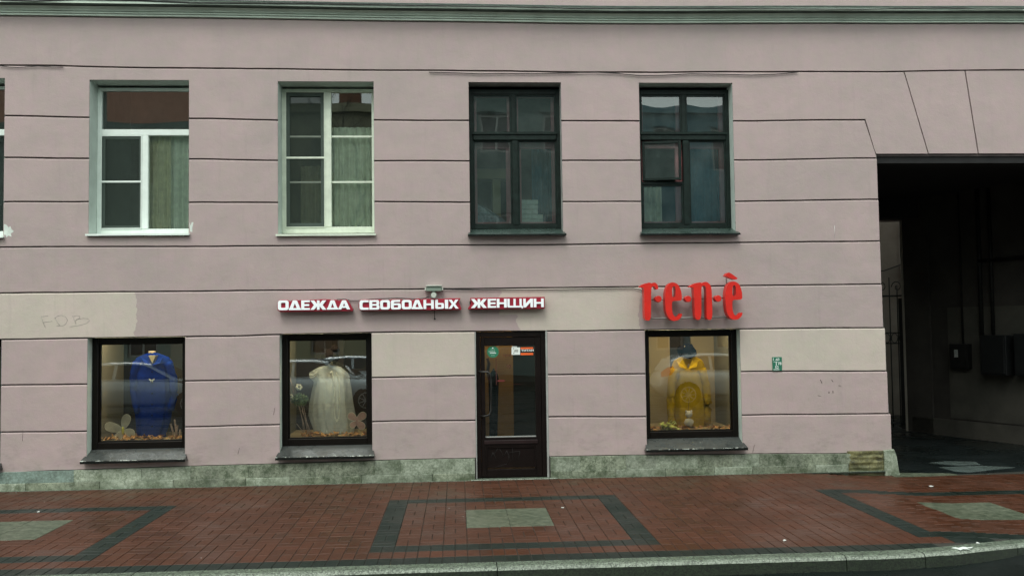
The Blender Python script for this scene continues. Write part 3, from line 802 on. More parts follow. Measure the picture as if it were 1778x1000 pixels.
# --- W2
o = OPEN['W2']; d = o['d']; x0, x1, z0, z1 = o['x0'] + .003, o['x1'] - .003, o['z0'], o['z1']
root = empty('window', ((x0 + x1) / 2, d, z0), house); root['label'] = 'white two-leaf window with horizontal glazing bars'
f = MB(); rect_frame(f, x0, x1, z0 + .01, z1 - .03, d, d + .07, .05, .05, .045, .085); f.build('frame', 'white_old', root)
ml, mr = at(564, 300, d).x, at(575.5, 300, d).x
t = MB(); t.box(ml, mr, d - .004, d + .06, z0 + .095, z1 - .075, .005); t.build('mullion', 'white_old', root)
pane(root, x0 + .05, ml, z0 + .09, z1 - .07, d + .045, 'glass_new', .0006); pane(root, mr, x1 - .05, z0 + .09, z1 - .07, d + .035, 'glass_new', .0006)
for yy in (237, 316):
    z = at(612, yy, d).z; t = MB(); t.box(mr, x1 - .05, d + .018, d + .032, z - .013, z + .013, .002); t.build('glazing_bar', 'white_old', root)
    t = MB(); t.box(x0 + .05, ml, d + .018, d + .030, z - .012, z + .012, .002); t.build('glazing_bar', 'white_old', root)
s = MB(); rect_frame(s, x0 + .052, ml - .002, z0 + .097, z1 - .077, d + .006, d + .016, .05, c=.002); s.build('sash', 'screen_frame', root)
s = MB(); rect_frame(s, x0 + .046, ml + .004, z0 + .085, z1 - .07, d - .012, d - .004, .012, c=.001)
z = at(527, 274.5, d).z; s.box(x0 + .05, ml, d - .014, d - .004, z - .013, z + .013, .002); s.build('screen_frame', 'white_old', root)
s = MB(); s.quad((x0 + .05, d - .006, z0 + .09), (ml, d - .006, z0 + .09), (ml, d - .006, z1 - .07), (x0 + .05, d - .006, z1 - .07)); s.build('mosquito_screen', 'mesh', root)
reveal(o, 'x').build('reveal', 'reveal', root); sill(root, o['x0'], o['x1'], z0 - .03, z0 + .005, -.05, d, 'white_old', .024, .02)

# --- old wooden double windows W3, W4
def old_window(key, lab, vent):
    o = OPEN[key]; d = o['d']; x0, x1, z0, z1 = o['x0'] + .003, o['x1'] - .003, o['z0'], o['z1']
    root = empty('window', ((x0 + x1) / 2, d, z0), house); root['label'] = lab
    px = (lambda v: at(v, 270, d).x) if key == 'W3' else (lambda v: at(v + 296.7, 270, d).x)
    zt0, zt1 = at(895, 244, d).z, at(895, 233, d).z
    mu0, mu1 = px(888.5), px(895.5); ml0, ml1 = px(889), px(899.5)
    f = MB(); rect_frame(f, x0, x1, z0 + .02, z1 - .045, d, d + .09, .05, .05, .07, .055, .005); f.build('frame', 'green_wood', root)
    f = MB(); f.box(x0 + .05, x1 - .05, d - .014, d + .07, zt0, zt1, .008); f.box(x0 + .04, x1 - .04, d - .03, d, zt1 - .012, zt1 + .012, .004); f.build('transom', 'green_wood', root)
    f = MB(); f.box(mu0, mu1, d + .005, d + .06, zt1, z1 - .11, .004); f.box(ml0, ml1, d - .006, d + .06, z0 + .07, zt0, .006); f.build('mullion', 'green_wood', root)
    za, zb = z0 + .075, z1 - .115
    for a, b in ((x0 + .05, mu0), (mu1, x1 - .05)):
        s = MB(); rect_frame(s, a, b, zt1 + .012, zb, d + .012, d + .05, .022, c=.003); s.build('sash', 'green_wood', root)
        pane(root, a + .02, b - .02, zt1 + .02, zb - .01, d + .03, 'glass_old', -.0007 if key == 'W4' else .0004)
    for i, (a, b) in enumerate(((x0 + .05, ml0), (ml1, x1 - .05))):
        if vent and i == 0:
            zm = at(1150, 318, d).z
            s = MB(); rect_frame(s, a, b, za, zm - .02, d + .012, d + .05, .025, c=.003); s.box(a, b, d + .004, d + .05, zm - .02, zm + .02, .004); s.build('sash', 'green_wood', root)
            pane(root, a + .02, b - .02, za + .02, zm - .03, d + .03, 'glass_old', .0004)
            # vent leaf, hinged left, standing a little open
            v = MB(); L = b - a - .05; an = math.radians(9)
            zt_, zb_ = zt0 - .02, zm + .03
            rect_frame(v, 0, L, zb_, zt_, -.02, .02, .034, c=.003)
            v.v = [(a + .012 + x * math.cos(an) + y * math.sin(an), d + .005 - x * math.sin(an) + y * math.cos(an), z) for x, y, z in v.v]
            v.build('vent_leaf', 'green_wood', root)
            m = MB(); e = L - .03
            m.quad((a + .04, d, zb_ + .03), (a + .012 + e * math.cos(an), d + .005 - e * math.sin(an), zb_ + .03), (a + .012 + e * math.cos(an), d + .005 - e * math.sin(an), zt_ - .03), (a + .04, d, zt_ - .03))
            m.build('vent_pane', 'glass_old', root)
        else:
            s = MB(); rect_frame(s, a, b, za, zt0, d + .012, d + .05, .020, c=.003); s.build('sash', 'green_wood', root)
            pane(root, a + .02, b - .02, za + .015, zt0 - .015, d + .03, 'glass_old', .0005)
    # inner pink frame of the second glazing
    yi = d + .13
    s = MB(); rect_frame(s, x0 - .0, x1 + .0, z0 + .03, z1 - .03, yi, yi + .05, .105, .105, .10, .10)
    s.box(ml0 - .075, ml1 + .05, yi, yi + .05, z0 + .12, zt0, .003); s.box(mu0 - .05, mu1 + .05, yi, yi + .05, zt0, z1 - .12, .003); s.box(x0 + .10, x1 - .10, yi - .004, yi + .052, zt0 - .085, zt0 + .06, .003)
    s.build('inner_frame', 'pink_wood', root)
    r = reveal(o, 'x'); r.build('reveal', 'reveal' if key == 'W4' else 'reveal_grey', root)
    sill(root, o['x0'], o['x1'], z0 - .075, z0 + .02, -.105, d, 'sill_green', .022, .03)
    return root
old_window('W3', 'old dark green window with four lights and pink inner frames', False)
old_window('W4', 'old dark green window with a small vent leaf standing ajar', True)

# --- shop windows
def shop_window(key, lab, revm='reveal'):
    o = OPEN[key]; d = o['d']; x0, x1, z0, z1 = o['x0'] + .003, o['x1'] - .003, o['z0'], o['z1']
    root = empty('window', ((x0 + x1) / 2, d, z0), house); root['label'] = lab
    f = MB(); rect_frame(f, x0, x1, z0, z1 - .004, d - (.06 if key != 'x' else 0), d + .06, .075, .075, .075, .10, .006); f.build('frame', 'brown_frame', root)
    s = MB(); rect_frame(s, x0 + .075, x1 - .075, z0 + .10, z1 - .079, d - .02, d + .03, .014, c=.002); s.build('glazing_bead', 'brown_frame', root)
    pane(root, x0 + .08, x1 - .08, z0 + .105, z1 - .085, d, 'glass_shop', .0003)
    reveal(o, 'x').build('reveal', revm, root)
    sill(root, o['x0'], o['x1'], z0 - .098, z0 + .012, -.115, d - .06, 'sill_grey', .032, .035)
    return root
shop_window('L0', 'shop window beyond the left edge of the photo')
shop_window('L1', 'shop window with the blue coat, leftmost in full view')
shop_window('L2', 'shop window with the white tulle dress')
shop_window('L3', 'shop window with the yellow coat')

# --- door
o = OPEN['DR']; x0, x1, z1 = o['x0'] + .004, o['x1'] - .004, o['z1']; d = .03
m = MB(); m.box(x1 - .022, o['x1'] - .002, .0025, .2, .012, z1, 0).box(o['x0'] + .002, x0 + .012, .0025, .2, .012, z1, 0); m.build('door_jamb', 'reveal_grey', house)
x0 += .014; x1 -= .024
door = empty('door', ((x0 + x1) / 2, d, .02), house)
m = MB(); rect_frame(m, x0, x1, .012, z1 - .003, d, d + .09, .055, .055, .07, .004, .005); m.build('frame', 'door_brown', door)
gx0, gx1 = at(842.5, 680, d).x, at(930, 680, d).x; gz1, gz0 = at(886, 600, d).z, at(886, 759, d).z
a, b = x0 + .058, x1 - .058; zt = z1 - .075; yb = d + .012
m = MB(); m.box(a, gx0, yb, yb + .05, .02, zt, .005).box(gx1, b, yb, yb + .05, .02, zt, .005).box(gx0, gx1, yb + .002, yb + .048, gz1, zt, .003).box(gx0, gx1, yb + .002, yb + .048, gz0 - .12, gz0, .003)
m.build('leaf_frame', 'door_brown', door)
m = MB(); m.box(gx0, gx1, yb + .018, yb + .04, .14, gz0 - .12, 0); rect_frame(m, gx0, gx1, .02, gz0 - .12, yb + .004, yb + .045, .02, .02, .02, .10, .003); m.build('panel', 'door_brown', door)
m = MB(); m.box(gx0 - .02, gx1 + .02, yb - .012, yb + .002, gz0 - .085, gz0 - .035, .004); m.build('kick_rail', simple('worn_door_rail', (.018, .010, .010), .4, .3, spec=.3), door)
m = MB(); m.box(gx0, gx1, yb + .004, yb + .018, gz0 - .001, gz0 + .014, .002); m.build('glazing_bead', 'rail', door)
pane(door, gx0, gx1, gz0 + .012, gz1, yb + .025, 'glass_shop', .001)
h = [at(831, 645, -.01), at(838, 645.5, -.06), at(848, 646, -.065), at(851, 650, -.065), at(852.5, 660, -.065), at(852.5, 712, -.065), at(850, 720, -.065), at(842, 722.5, -.06), at(836, 722.5, -.01)]
h[0].y = yb; h[-1].y = yb
m = MB(); m.tube([tuple(p) for p in h], .013, 8); m.build('handle', simple('worn_steel_handle', (.022, .022, .020), .4, .2, metal=.2), door)
m = MB()
for a_, b_ in (((850, 800), (856, 785)), ((856, 785), (862, 800)), ((853, 795), (866, 776)), ((866, 776), (874, 793)), ((874, 793), (880, 782)), ((880, 782), (886, 800)), ((890, 775), (889, 800)), ((884, 786), (903, 783)), ((903, 783), (899, 797)), ((858, 812), (880, 805)), ((880, 805), (884, 790))):
    p, q = at(*a_, yb + .016), at(*b_, yb + .016); m.tube([tuple(p), tuple(lerp(p, q, .5) + Vector((.004, 0, .004))), tuple(q)], .003, 4)
m.build('graffiti', 'faint', door)

# pencil letters FDB and scuffs on the plaster
def strokes(lst, name, mat, r, orig, sc):
    m = MB()
    for s_ in lst:
        pts = [at(orig[0] + x / sc, orig[1] + y / sc, -.0005) for x, y in s_]
        m.tube([tuple(p) for p in pts], r, 4)
    return m.build(name, mat, house)
strokes([[(255, 240), (280, 320), (315, 395)], [(255, 240), (300, 236), (350, 232)], [(278, 322), (350, 312), (410, 302)]], 'graffiti', 'pencil', .0022, (40, 520), 8.08)
strokes([[(440, 245), (480, 320), (520, 370)], [(450, 262), (480, 232), (540, 222), (600, 245), (622, 290), (605, 340), (560, 370), (470, 368)]], 'graffiti', 'pencil', .0022, (40, 520), 8.08)
strokes([[(695, 225), (720, 290), (745, 345)], [(690, 240), (760, 225), (800, 235), (790, 262), (730, 295)], [(745, 280), (840, 262), (915, 268), (932, 295), (890, 335), (780, 365), (655, 380)]], 'graffiti', 'pencil', .0022, (40, 520), 8.08)
for st, r in (([(778, 415), (795, 450), (815, 500)], .0035), ([(1055, 415), (1095, 465)], .0025), ([(1230, 562), (1290, 564)], .0025), ([(990, 705), (992, 750)], .004), ([(1090, 690), (1090, 745)], .004), ([(710, 800), (790, 825)], .002)):
    strokes([st], 'scuff', 'scratch', r, (1370, 630), 14.28)
for st in ([(477, 708), (475, 720)], [(1449, 392), (1449, 412)], [(416, 777), (413, 788)], [(1310, 772), (1307, 785)], [(40, 745), (39, 765)]):
    strokes([[(a, b) for a, b in st]], 'scuff', 'splash' if st[0][0] == 1449 else 'scratch', .002, (0, 0), 1)
def blob(pts, name, mat, y=-.0015):
    m = MB(); P = [at(*q) for q in pts]; m.prism([(p.x, p.z) for p in P], y, .02); return m.build(name, mat, house)
blob([(7, 389), (12, 391), (15, 395), (18, 393), (20, 398), (24, 402), (19, 406), (20, 411), (14, 409), (12, 413), (9, 407), (7, 409)], 'filler_splash', 'splash')
blob([(329, 386), (331, 392), (333, 386), (336, 386), (334, 396), (334, 403), (330, 402), (329.5, 396)], 'filler_splash', 'splash')
m = MB()
for q in ((752, 700, .0), ):
    p = at(755, 553.5); m.disc((p.x, p.z), .012, -.02, .01, 10)
m.build('wall_plug', 'black', house)

# ------------------------------------------------------------------ passage, courtyard
PB = Vector((10.2, 0)); PA = Vector((8.35, 4.6))
pdir = (PA - PB).normalized(); pn = Vector((-pdir.y, pdir.x)) * 1.0        # along wall / towards passage
if pn.x > 0: pn = -pn
psg = empty('passage', (7.9, 2.3, -.07), house)
def pwall(mb, s0, s1, z0, z1, t0, t1):   # box along the passage's right wall: s along from street, t out towards passage
    c = [PB + pdir * s0 + pn * t0, PB + pdir * s1 + pn * t0, PB + pdir * s1 + pn * t1, PB + pdir * s0 + pn * t1]
    return mb.prism_z([(p.x, p.y) for p in c][::-1], z0, z1)
LEN = (PA - PB).length
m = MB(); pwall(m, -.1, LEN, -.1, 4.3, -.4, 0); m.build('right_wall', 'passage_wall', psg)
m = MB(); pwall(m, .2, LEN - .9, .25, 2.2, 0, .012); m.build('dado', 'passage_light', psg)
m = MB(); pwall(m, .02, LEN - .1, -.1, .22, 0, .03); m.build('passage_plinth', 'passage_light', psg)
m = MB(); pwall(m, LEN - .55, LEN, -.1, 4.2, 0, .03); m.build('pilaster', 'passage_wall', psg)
m = MB(); pwall(m, LEN + .003, LEN + .05, -.1, 4.0, -.3, .035); m.build('pilaster', 'court_wall', psg)  # pale strip at the wall end, its daylight put into the colour
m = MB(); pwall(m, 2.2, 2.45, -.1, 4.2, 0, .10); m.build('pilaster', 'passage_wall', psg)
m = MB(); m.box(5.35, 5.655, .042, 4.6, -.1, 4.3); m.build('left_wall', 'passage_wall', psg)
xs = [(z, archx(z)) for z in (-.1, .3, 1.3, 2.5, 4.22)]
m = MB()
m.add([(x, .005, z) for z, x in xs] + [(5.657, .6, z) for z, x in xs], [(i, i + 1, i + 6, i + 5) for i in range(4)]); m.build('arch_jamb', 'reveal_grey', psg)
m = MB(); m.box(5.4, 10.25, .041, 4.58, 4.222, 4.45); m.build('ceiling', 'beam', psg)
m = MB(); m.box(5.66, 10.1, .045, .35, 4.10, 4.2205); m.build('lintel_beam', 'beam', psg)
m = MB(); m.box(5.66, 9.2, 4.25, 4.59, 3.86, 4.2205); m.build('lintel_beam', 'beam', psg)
# boxes and conduits on the right wall
def wall_s(px, py, t=0.0):     # where a sight line meets the right wall
    d_ = CF * F_PX + CR * (px - 889) - CU * (py - 500); o_ = Vector((0, -CAM_D))
    q = PB + pn * t; nn = pn; k = (q - o_).dot(nn) / Vector((d_.x, d_.y)).dot(nn)
    P = Vector((0, -CAM_D, CAM_H)) + d_ * k
    return (Vector((P.x, P.y)) - PB).dot(pdir), P.z
def wbox(lab, l, r, t, b, dep, mat, emblem=False):
    s1, z1_ = wall_s(l, t, dep); s0, z0_ = wall_s(r, b, dep)
    c = PB + pdir * ((s0 + s1) / 2)
    th = thing('utility_box', lab, 'utility box', (c.x, c.y, z0_), 'metal boxes on the passage wall')
    m = MB(); pwall(m, s0, s1, z0_, z1_, .006, dep); m.build('case', mat, th, bevel=.008)
    m = MB(); pwall(m, s0 + .03, s1 - .03, z0_ + .03, z1_ - .03, dep + .001, dep + .012); m.build('door', mat, th, bevel=.004)
    if emblem:
        e0, ez1 = wall_s(1664, 607, dep); e1, ez0 = wall_s(1658, 620, dep)
        m = MB(); pwall(m, min(e0, e1), max(e0, e1), ez0, ez1, dep + .013, dep + .016); m.build('emblem', 'grey_print', th)
    return th
wbox('small dark metal box with a pale emblem, farthest in on the passage wall', 1648, 1681, 597, 641, .12, 'dark_metal', True)
wbox('large dark metal box between two others on the passage wall', 1700, 1748, 582, 652, .25, 'iron')
wbox('dark metal box cut off by the right edge of the photo', 1759, 1800, 579, 654, .2, 'iron')
for px_, t_, b_, r_ in ((1669, 300, 597, .018), (1722, 280, 582, .03), (1702, 280, 582, .035)):
    s_, _ = wall_s(px_, 500, .04); _, zb_ = wall_s(px_, b_, .04)
    p = PB + pdir * s_ + pn * .04
    m = MB(); m.tube([(p.x, p.y, zb_), (p.x, p.y, 4.2)], r_, 8); m.build('conduit', 'dark_metal', psg)
s0_, z_ = wall_s(1778, 447, .03); s1_, _ = wall_s(1700, 447, .03); a_ = PB + pdir * (s0_ - 1) + pn * .05; b_ = PB + pdir * s1_ + pn * .05
m = MB(); m.tube([(a_.x, a_.y, z_), (b_.x, b_.y, z_)], .03, 8); m.build('conduit', 'dark_metal', psg)
# courtyard walls
m = MB(); m.box(3.0, 14, 7.4, 7.7, -.1, 9).box(2.7, 3.0, 4.9, 7.7, -.1, 9).box(14, 14.3, 4.9, 7.7, -.1, 9)
tag(m.build('courtyard_wall', 'court_wall'), 'pale plaster wall of the yard seen through the far end of the dark passage', 'wall')
th = thing('iron_gate', 'black wrought iron gate with scrolls at the far end of the passage', 'gate', (8.2, 4.9, -.07))
GA = Vector((8.42, 4.75)); GD = Vector((-.80, .60)).normalized()
def gp(u, z): p = GA + GD * u; return (p.x, p.y, z)
W_ = 1.5
for zz, r_ in ((.05, .02), (1.55, .012), (1.75, .012), (2.45, .018)):
    m = MB(); m.tube([gp(0, zz), gp(W_, zz)], r_, 6); m.build('rail', 'iron', th)
for i in range(12):
    u = i * W_ / 11; m = MB(); m.tube([gp(u, -.03), gp(u, 2.45 + (.35 if i % 2 == 0 else .2))], .012 if i not in (0, 11) else .025, 6); m.build('bar', 'iron', th)
for i in range(0, 11, 2):
    u = (i + 1) * W_ / 11; m = MB()
    pts = [gp(u + .10 * (1 - t / 14) * math.cos(t * .62), 2.62 + .12 * (1 - t / 14) * math.sin(t * .62)) for t in range(13)]
    m.tube(pts, .009, 5); m.build('scroll', 'iron', th)
m = MB()
for i in range(11):
    u = (i + .5) * W_ / 11; m.tube([gp(u + .055 * math.cos(t * PI / 6), 1.65 + .09 * math.sin(t * PI / 6)) for t in range(13)], .007, 4)
m.build('ring_band', 'iron', th)
m = MB(); a1, a2 = gp(-.02, 0), gp(.12, 0); m.prism_z([(a1[0], a1[1]), (a2[0], a2[1]), (a2[0] + .04, a2[1] + .04), (a1[0] + .04, a1[1] + .04)], -.05, 2.4); m.build('gate_post', 'iron', th)
m = MB(); P = [at(1563, 385, 7.36), at(1564, 440, 7.36), at(1567, 480, 7.36), at(1569, 515, 7.36)]; m.tube([tuple(p) for p in P], .018, 6)
P = [at(1500, 472, 7.36), at(1535, 470, 7.36), at(1563, 460, 7.36), at(1585, 455, 7.36)]; m.tube([tuple(p) for p in P], .014, 6)
tag(m.build('yard_cable', 'cable'), 'black cables crossing the yard wall beyond the gate', 'cable')

# ------------------------------------------------------------------ wall signs
RR = lambda x0, z0, x1, z1, r: [(x0 + r, z0), (x1 - r, z0), (x1 - r * .3, z0 + r * .3), (x1, z0 + r), (x1, z1 - r), (x1 - r * .3, z1 - r * .3), (x1 - r, z1), (x0 + r, z1), (x0 + r * .3, z1 - r * .3), (x0, z1 - r), (x0, z0 + r), (x0 + r * .3, z0 + r * .3)]
def glyph(ch, w):
    v, h = .30, .22
    if ch == 'О': return [RR(0, 0, w, 1, .22), RR(v, h + .02, w - v, 1 - h - .02, .08)]
    if ch == 'С': return [[(w, 0), (w, h), (v + .12, h), (v, h + .10), (v, 1 - h - .10), (v + .12, 1 - h), (w, 1 - h), (w, 1), (.2, 1), (.05, .93), (0, .78), (0, .22), (.05, .07), (.2, 0)]]
    if ch == 'В': return [[(0, 0), (w - .15, 0), (w - .03, .06), (w, .17), (w, .36), (w - .09, .5), (w - .02, .62), (w - .02, .84), (w - .06, .95), (w - .17, 1), (0, 1)],
                          [(v, .2), (w - v, .2), (w - v, .41), (v, .41)], [(v, .6), (w - v, .6), (w - v, .8), (v, .8)]]
    if ch == 'Б': return [[(.15, 0), (w - .15, 0), (w - .03, .06), (w, .2), (w, .45), (w - .05, .6), (w - .18, .65), (v, .65), (v, .72), (v + .08, .8), (w - .08, .8), (w - .08, 1), (.18, 1), (.04, .94), (0, .8), (0, .18), (.04, .05)],
                          [(v, .2), (w - v, .2), (w - v, .44), (v, .44)]]
    if ch == 'Д': return [[(0, 0), (w, 0), (w, .2), (w * .93, .2), (w * .69, .93), (w * .62, 1), (w * .38, 1), (w * .31, .93), (w * .07, .2), (0, .2)], [(w * .34, .21), (w * .66, .21), (w * .5, .70)]]
    if ch == 'А': return [[(0, 0), (w * .26, 0), (w * .33, .18), (w * .67, .18), (w * .74, 0), (w, 0), (w * .68, .94), (w * .6, 1), (w * .4, 1), (w * .32, .94)], [(w * .4, .37), (w * .6, .37), (w * .5, .72)]]
    if ch == 'Е': return [[(0, 0), (w, 0), (w, .2), (v, .2), (v, .4), (w * .93, .4), (w * .93, .6), (v, .6), (v, .8), (w, .8), (w, 1), (0, 1)]]
    if ch == 'Ж':
        a, b = w * .42, w * .58
        return [[(0, 1), (w * .23, 1), (a, .62), (a, 1), (b, 1), (b, .62), (w * .77, 1), (w, 1), (w * .77, .5), (w, 0), (w * .77, 0), (b, .38), (b, 0), (a, 0), (a, .38), (w * .23, 0), (0, 0), (w * .23, .5)][::-1]]
    if ch == 'Н': return [[(0, 0), (v, 0), (v, .4), (w - v, .4), (w - v, 0), (w, 0), (w, 1), (w - v, 1), (w - v, .6), (v, .6), (v, 1), (0, 1)]]
    if ch == 'Ь': return [[(.15, 0), (w - .15, 0), (w - .03, .06), (w, .18), (w, .45), (w - .05, .6), (w - .15, .64), (v, .64), (v, 1), (0, 1), (0, .15), (.04, .04)], [(v, .2), (w - v, .2), (w - v, .44), (v, .44)]]
    if ch == 'I': return [[(0, 0), (w, 0), (w, 1), (0, 1)]]
    if ch == 'Х': return [[(0, 0), (w * .3, 0), (w * .5, .33), (w * .7, 0), (w, 0), (w * .67, .5), (w * .98, 1), (w * .68, 1), (w * .5, .68), (w * .32, 1), (w * .02, 1), (w * .33, .5)]]
    if ch == 'Щ':
        a = (w - .12 - 3 * v * .85) / 2; b = v * .85
        return [[(.1, 0), (w - .12 - .02, 0), (w - .14, -.12), (w, -.12), (w, .2), (w - .12, .2), (w - .12, 1), (w - .12 - b, 1), (w - .12 - b, .2), (b * 2 + a, .2), (b * 2 + a, 1), (b + a, 1), (b + a, .2), (b, .2), (b, 1), (0, 1), (0, .1)]]
    if ch == 'И': return [[(0, 0), (v * .95, 0), (w - v * .95, .55), (w - v * .95, 0), (w, 0), (w, 1), (w - v * .95, 1), (v * .95, .45), (v * .95, 1), (0, 1)]]
def zx(X, Y, y): return at(470 + X / 3.629, 480 + Y / 3.629, y)
YF = -.115
words = [('ОДЕЖДА', [(46, 113, 0), (115, 190, 0), (193, 246, 0), (250, 350, 0), (355, 424, 0), (425, 500, 0)], 150, 213, 149, 207,
          [(44, 160), (52, 149), (70, 146), (95, 146), (112, 150), (122, 158), (132, 150), (160, 147), (178, 150), (188, 147), (246, 146), (340, 142), (375, 144), (390, 147), (415, 146), (430, 152), (440, 147), (480, 145), (495, 165), (518, 207), (516, 218), (60, 224), (44, 214), (40, 190)],
          'crimson sign box with white letters reading ОДЕЖДА, leftmost word'),
         ('СВОБОДНЬIХ', [(560, 617, 0), (622, 685, 0), (690, 752, 0), (758, 820, 0), (826, 888, 0), (888, 958, 0), (963, 1028, 0), (1037, 1092, 0), (1098, 1118, 0), (1120, 1184, 0)], 149, 210, 145, 202,
          [(555, 168), (560, 150), (580, 144), (620, 146), (690, 144), (752, 148), (762, 143), (820, 143), (838, 150), (850, 144), (880, 143), (892, 152), (905, 144), (932, 138), (950, 146), (962, 141), (1030, 139), (1036, 141), (1095, 139), (1116, 137), (1196, 136), (1186, 160), (1202, 204), (1198, 210), (900, 214), (580, 217), (560, 212), (553, 190)],
          'long crimson sign box with white letters reading СВОБОДНЫХ, middle word'),
         ('ЖЕНЩИН', [(1262, 1362, 0), (1368, 1420, 0), (1425, 1487, 0), (1492, 1588, 0), (1592, 1652, 0), (1658, 1720, 0)], 141, 199, 138, 193,
          [(1256, 135), (1727, 128), (1727, 203), (1245, 208), (1243, 200), (1262, 170)],
          'crimson sign box with white letters reading ЖЕНЩИН, above the door')]
for wd, xs_, t0, b0, t1, b1, outline, lab in words:
    c = zx(outline[0][0], 210, 0)
    sg = thing('word_sign', lab, 'sign', (c.x, -.06, c.z), 'crimson word signs over the shop')
    P = [zx(X, Y, YF + .012) for X, Y in outline]
    m = MB(); m.prism([(p.x, p.z) for p in P], YF + .012, -.02); m.build('backing', 'sign_red', sg, bevel=.004)
    n = len(xs_)
    for i, ((xa, xb, _), ch) in enumerate(zip(xs_, wd)):
        f_ = (xa - xs_[0][0]) / (xs_[-1][1] - xs_[0][0])
        T = lerp(t0, t1, f_); Bz = lerp(b0, b1, f_)
        p0 = zx(xa, Bz, YF); p1 = zx(xb, T, YF); H = p1.z - p0.z; Wd = (p1.x - p0.x) / H
        loops = [[(p0.x + x * H, p0.z + z * H) for x, z in lp] for lp in glyph(ch, Wd)]
        m = MB(); cut_letter(m, loops, YF - .008, YF + .011); m.build('letter', 'sign_white', sg)
    for kx in (.12, .5, .88):
        X = lerp(outline[0][0], outline[-1][0] if len(outline) < 7 else max(q[0] for q in outline), kx); p = zx(X, 180, 0)
        m = MB(); m.box(p.x - .01, p.x + .01, -.021, -.001, p.z - .05, p.z + .05); m.build('bracket', 'rail', sg)

def z8(X, Y, y): return at(1090 + X / 8.082, 465 + Y / 8.082, y)
def chaikin(p, k=.22, it=2):
    for _ in range(it):
        q = []
        for i in range(len(p)):
            a, b = p[i], p[(i + 1) % len(p)]
            q += [(lerp(a[0], b[0], k), lerp(a[1], b[1], k)), (lerp(a[0], b[0], 1 - k), lerp(a[1], b[1], 1 - k))]
        p = q
    return p
r_out = [(170, 262), (205, 236), (245, 220), (314, 204), (328, 222), (350, 210), (385, 207), (410, 228), (428, 262), (426, 300), (398, 306), (385, 278), (362, 256), (346, 258), (334, 285), (329, 340), (327, 500), (325, 738), (236, 738), (233, 500), (229, 300), (215, 274), (185, 278)]
e_out = [(625, 203), (680, 214), (722, 255), (750, 325), (760, 395), (758, 462), (622, 462), (620, 540), (625, 615), (640, 662), (668, 690), (702, 686), (730, 658), (745, 640), (766, 645), (752, 690), (716, 730), (665, 746), (610, 736), (568, 692), (538, 622), (524, 500), (524, 380), (537, 300), (562, 245), (592, 214)]
e_hole = [(622, 300), (632, 265), (648, 257), (664, 270), (672, 310), (672, 412), (622, 412)]
n_out = [(868, 262), (900, 240), (950, 217), (1020, 202), (1036, 222), (1075, 197), (1118, 200), (1155, 233), (1175, 285), (1182, 400), (1190, 727), (1110, 727), (1108, 600), (1104, 330), (1096, 275), (1078, 252), (1055, 248), (1038, 265), (1032, 310), (1036, 728), (945, 728), (938, 500), (926, 290), (908, 270), (880, 273)]
sh = lambda l, dx, dy: [(a + dx, b + dy) for a, b in l]
acc = [(1372, 110), (1395, 76), (1422, 65), (1452, 80), (1542, 145), (1536, 160), (1500, 165), (1380, 120)]
c = z8(800, 740, 0)
sg = thing('shop_name_sign', 'large red raised letters reading renè, with dots between them', 'sign', (c.x, -.1, c.z))
YR = -.23
def zlet(loops, name='letter'):
    m = MB(); cut_letter(m, [[(z8(X, Y, YR).x, z8(X, Y, YR).z) for X, Y in lp] for lp in loops], YR, -.11); return m.build(name, 'letter_red', sg, bevel=.004)
def crisp(p, lo): # keep the flat feet of stems crisp
    return [q for q in chaikin(p, .2, 2)]
zlet([crisp(r_out, 0)]); zlet([crisp(e_out, 0), chaikin(e_hole)]); zlet([crisp(n_out, 0)]); zlet([sh(crisp(e_out, 0), 847, -15), sh(chaikin(e_hole), 847, -15)]); zlet([chaikin(acc, .15, 1)], 'accent')
for X, Y, r_ in ((433, 437, 45), (850, 437, 44), (1272, 431, 45)):
    p = z8(X, Y, YR); rr = (z8(X + r_, Y, YR).x - p.x); m = MB(); m.disc((p.x, p.z), rr, YR, -.11, 24); m.build('dot', 'letter_red', sg, bevel=.004)
for (xa, ya), (xb, yb_) in (((300, 447), (1400, 418)), ((300, 712), (1400, 690))):
    p, q = z8(xa, ya, -.09), z8(xb, yb_, -.09); m = MB(); m.tube([tuple(p), tuple(q)], .012, 4); m.build('rail', 'rail', sg)
for X in (275, 600, 1000, 1420):
    for Y in (440, 705):
        p = z8(X, Y, -.09); m = MB(); m.box(p.x - .012, p.x + .012, -.11, .0, p.z - .012, p.z + .012); m.build('bracket', 'rail', sg)
p, q = z8(1385, 120, -.1), z8(1385, 230, -.1); m = MB(); m.tube([tuple(p), tuple(q)], .008, 4); m.build('bracket', 'rail', sg)

# emergency lamp with junction case
def z11(X, Y, y=0): return at(720 + X / 11.11, 480 + Y / 11.11, y)
a, b = z11(195, 290, -.1), z11(545, 190, -.1)
th = thing('flood_lamp', 'small grey-green lamp case with a round lens above the middle word sign', 'lamp', ((a.x + b.x) / 2, -.05, a.z))
m = MB(); m.box(a.x + .02, b.x - .02, -.11, -.002, a.z, b.z, .008); m.build('case', 'lamp_case', th)
m = MB(); m.box(a.x + .015, b.x - .015, -.13, -.002, b.z + .001, b.z + .014, .003); m.build('lid', 'lamp_pale', th)
for xx in (a.x, b.x - .018):
    m = MB(); m.box(xx, xx + .018, -.10, -.002, a.z + .012, b.z - .012, .004); m.build('end_cap', 'lamp_pale', th)
c = z11(368, 360, -.13); m = MB(); m.disc((c.x, c.z), .039, -.15, -.10, 20); m.build('bezel', 'lamp_case', th)
m = MB(); m.disc((c.x, c.z), .033, -.154, -.149, 20); m.build('lens', 'lamp_pale', th)
m = MB(); m.tube([(c.x, -.12, c.z), (c.x, -.05, c.z + .02), (c.x, -.03, a.z + .02)], .014, 6); m.build('arm', 'lamp_case', th)
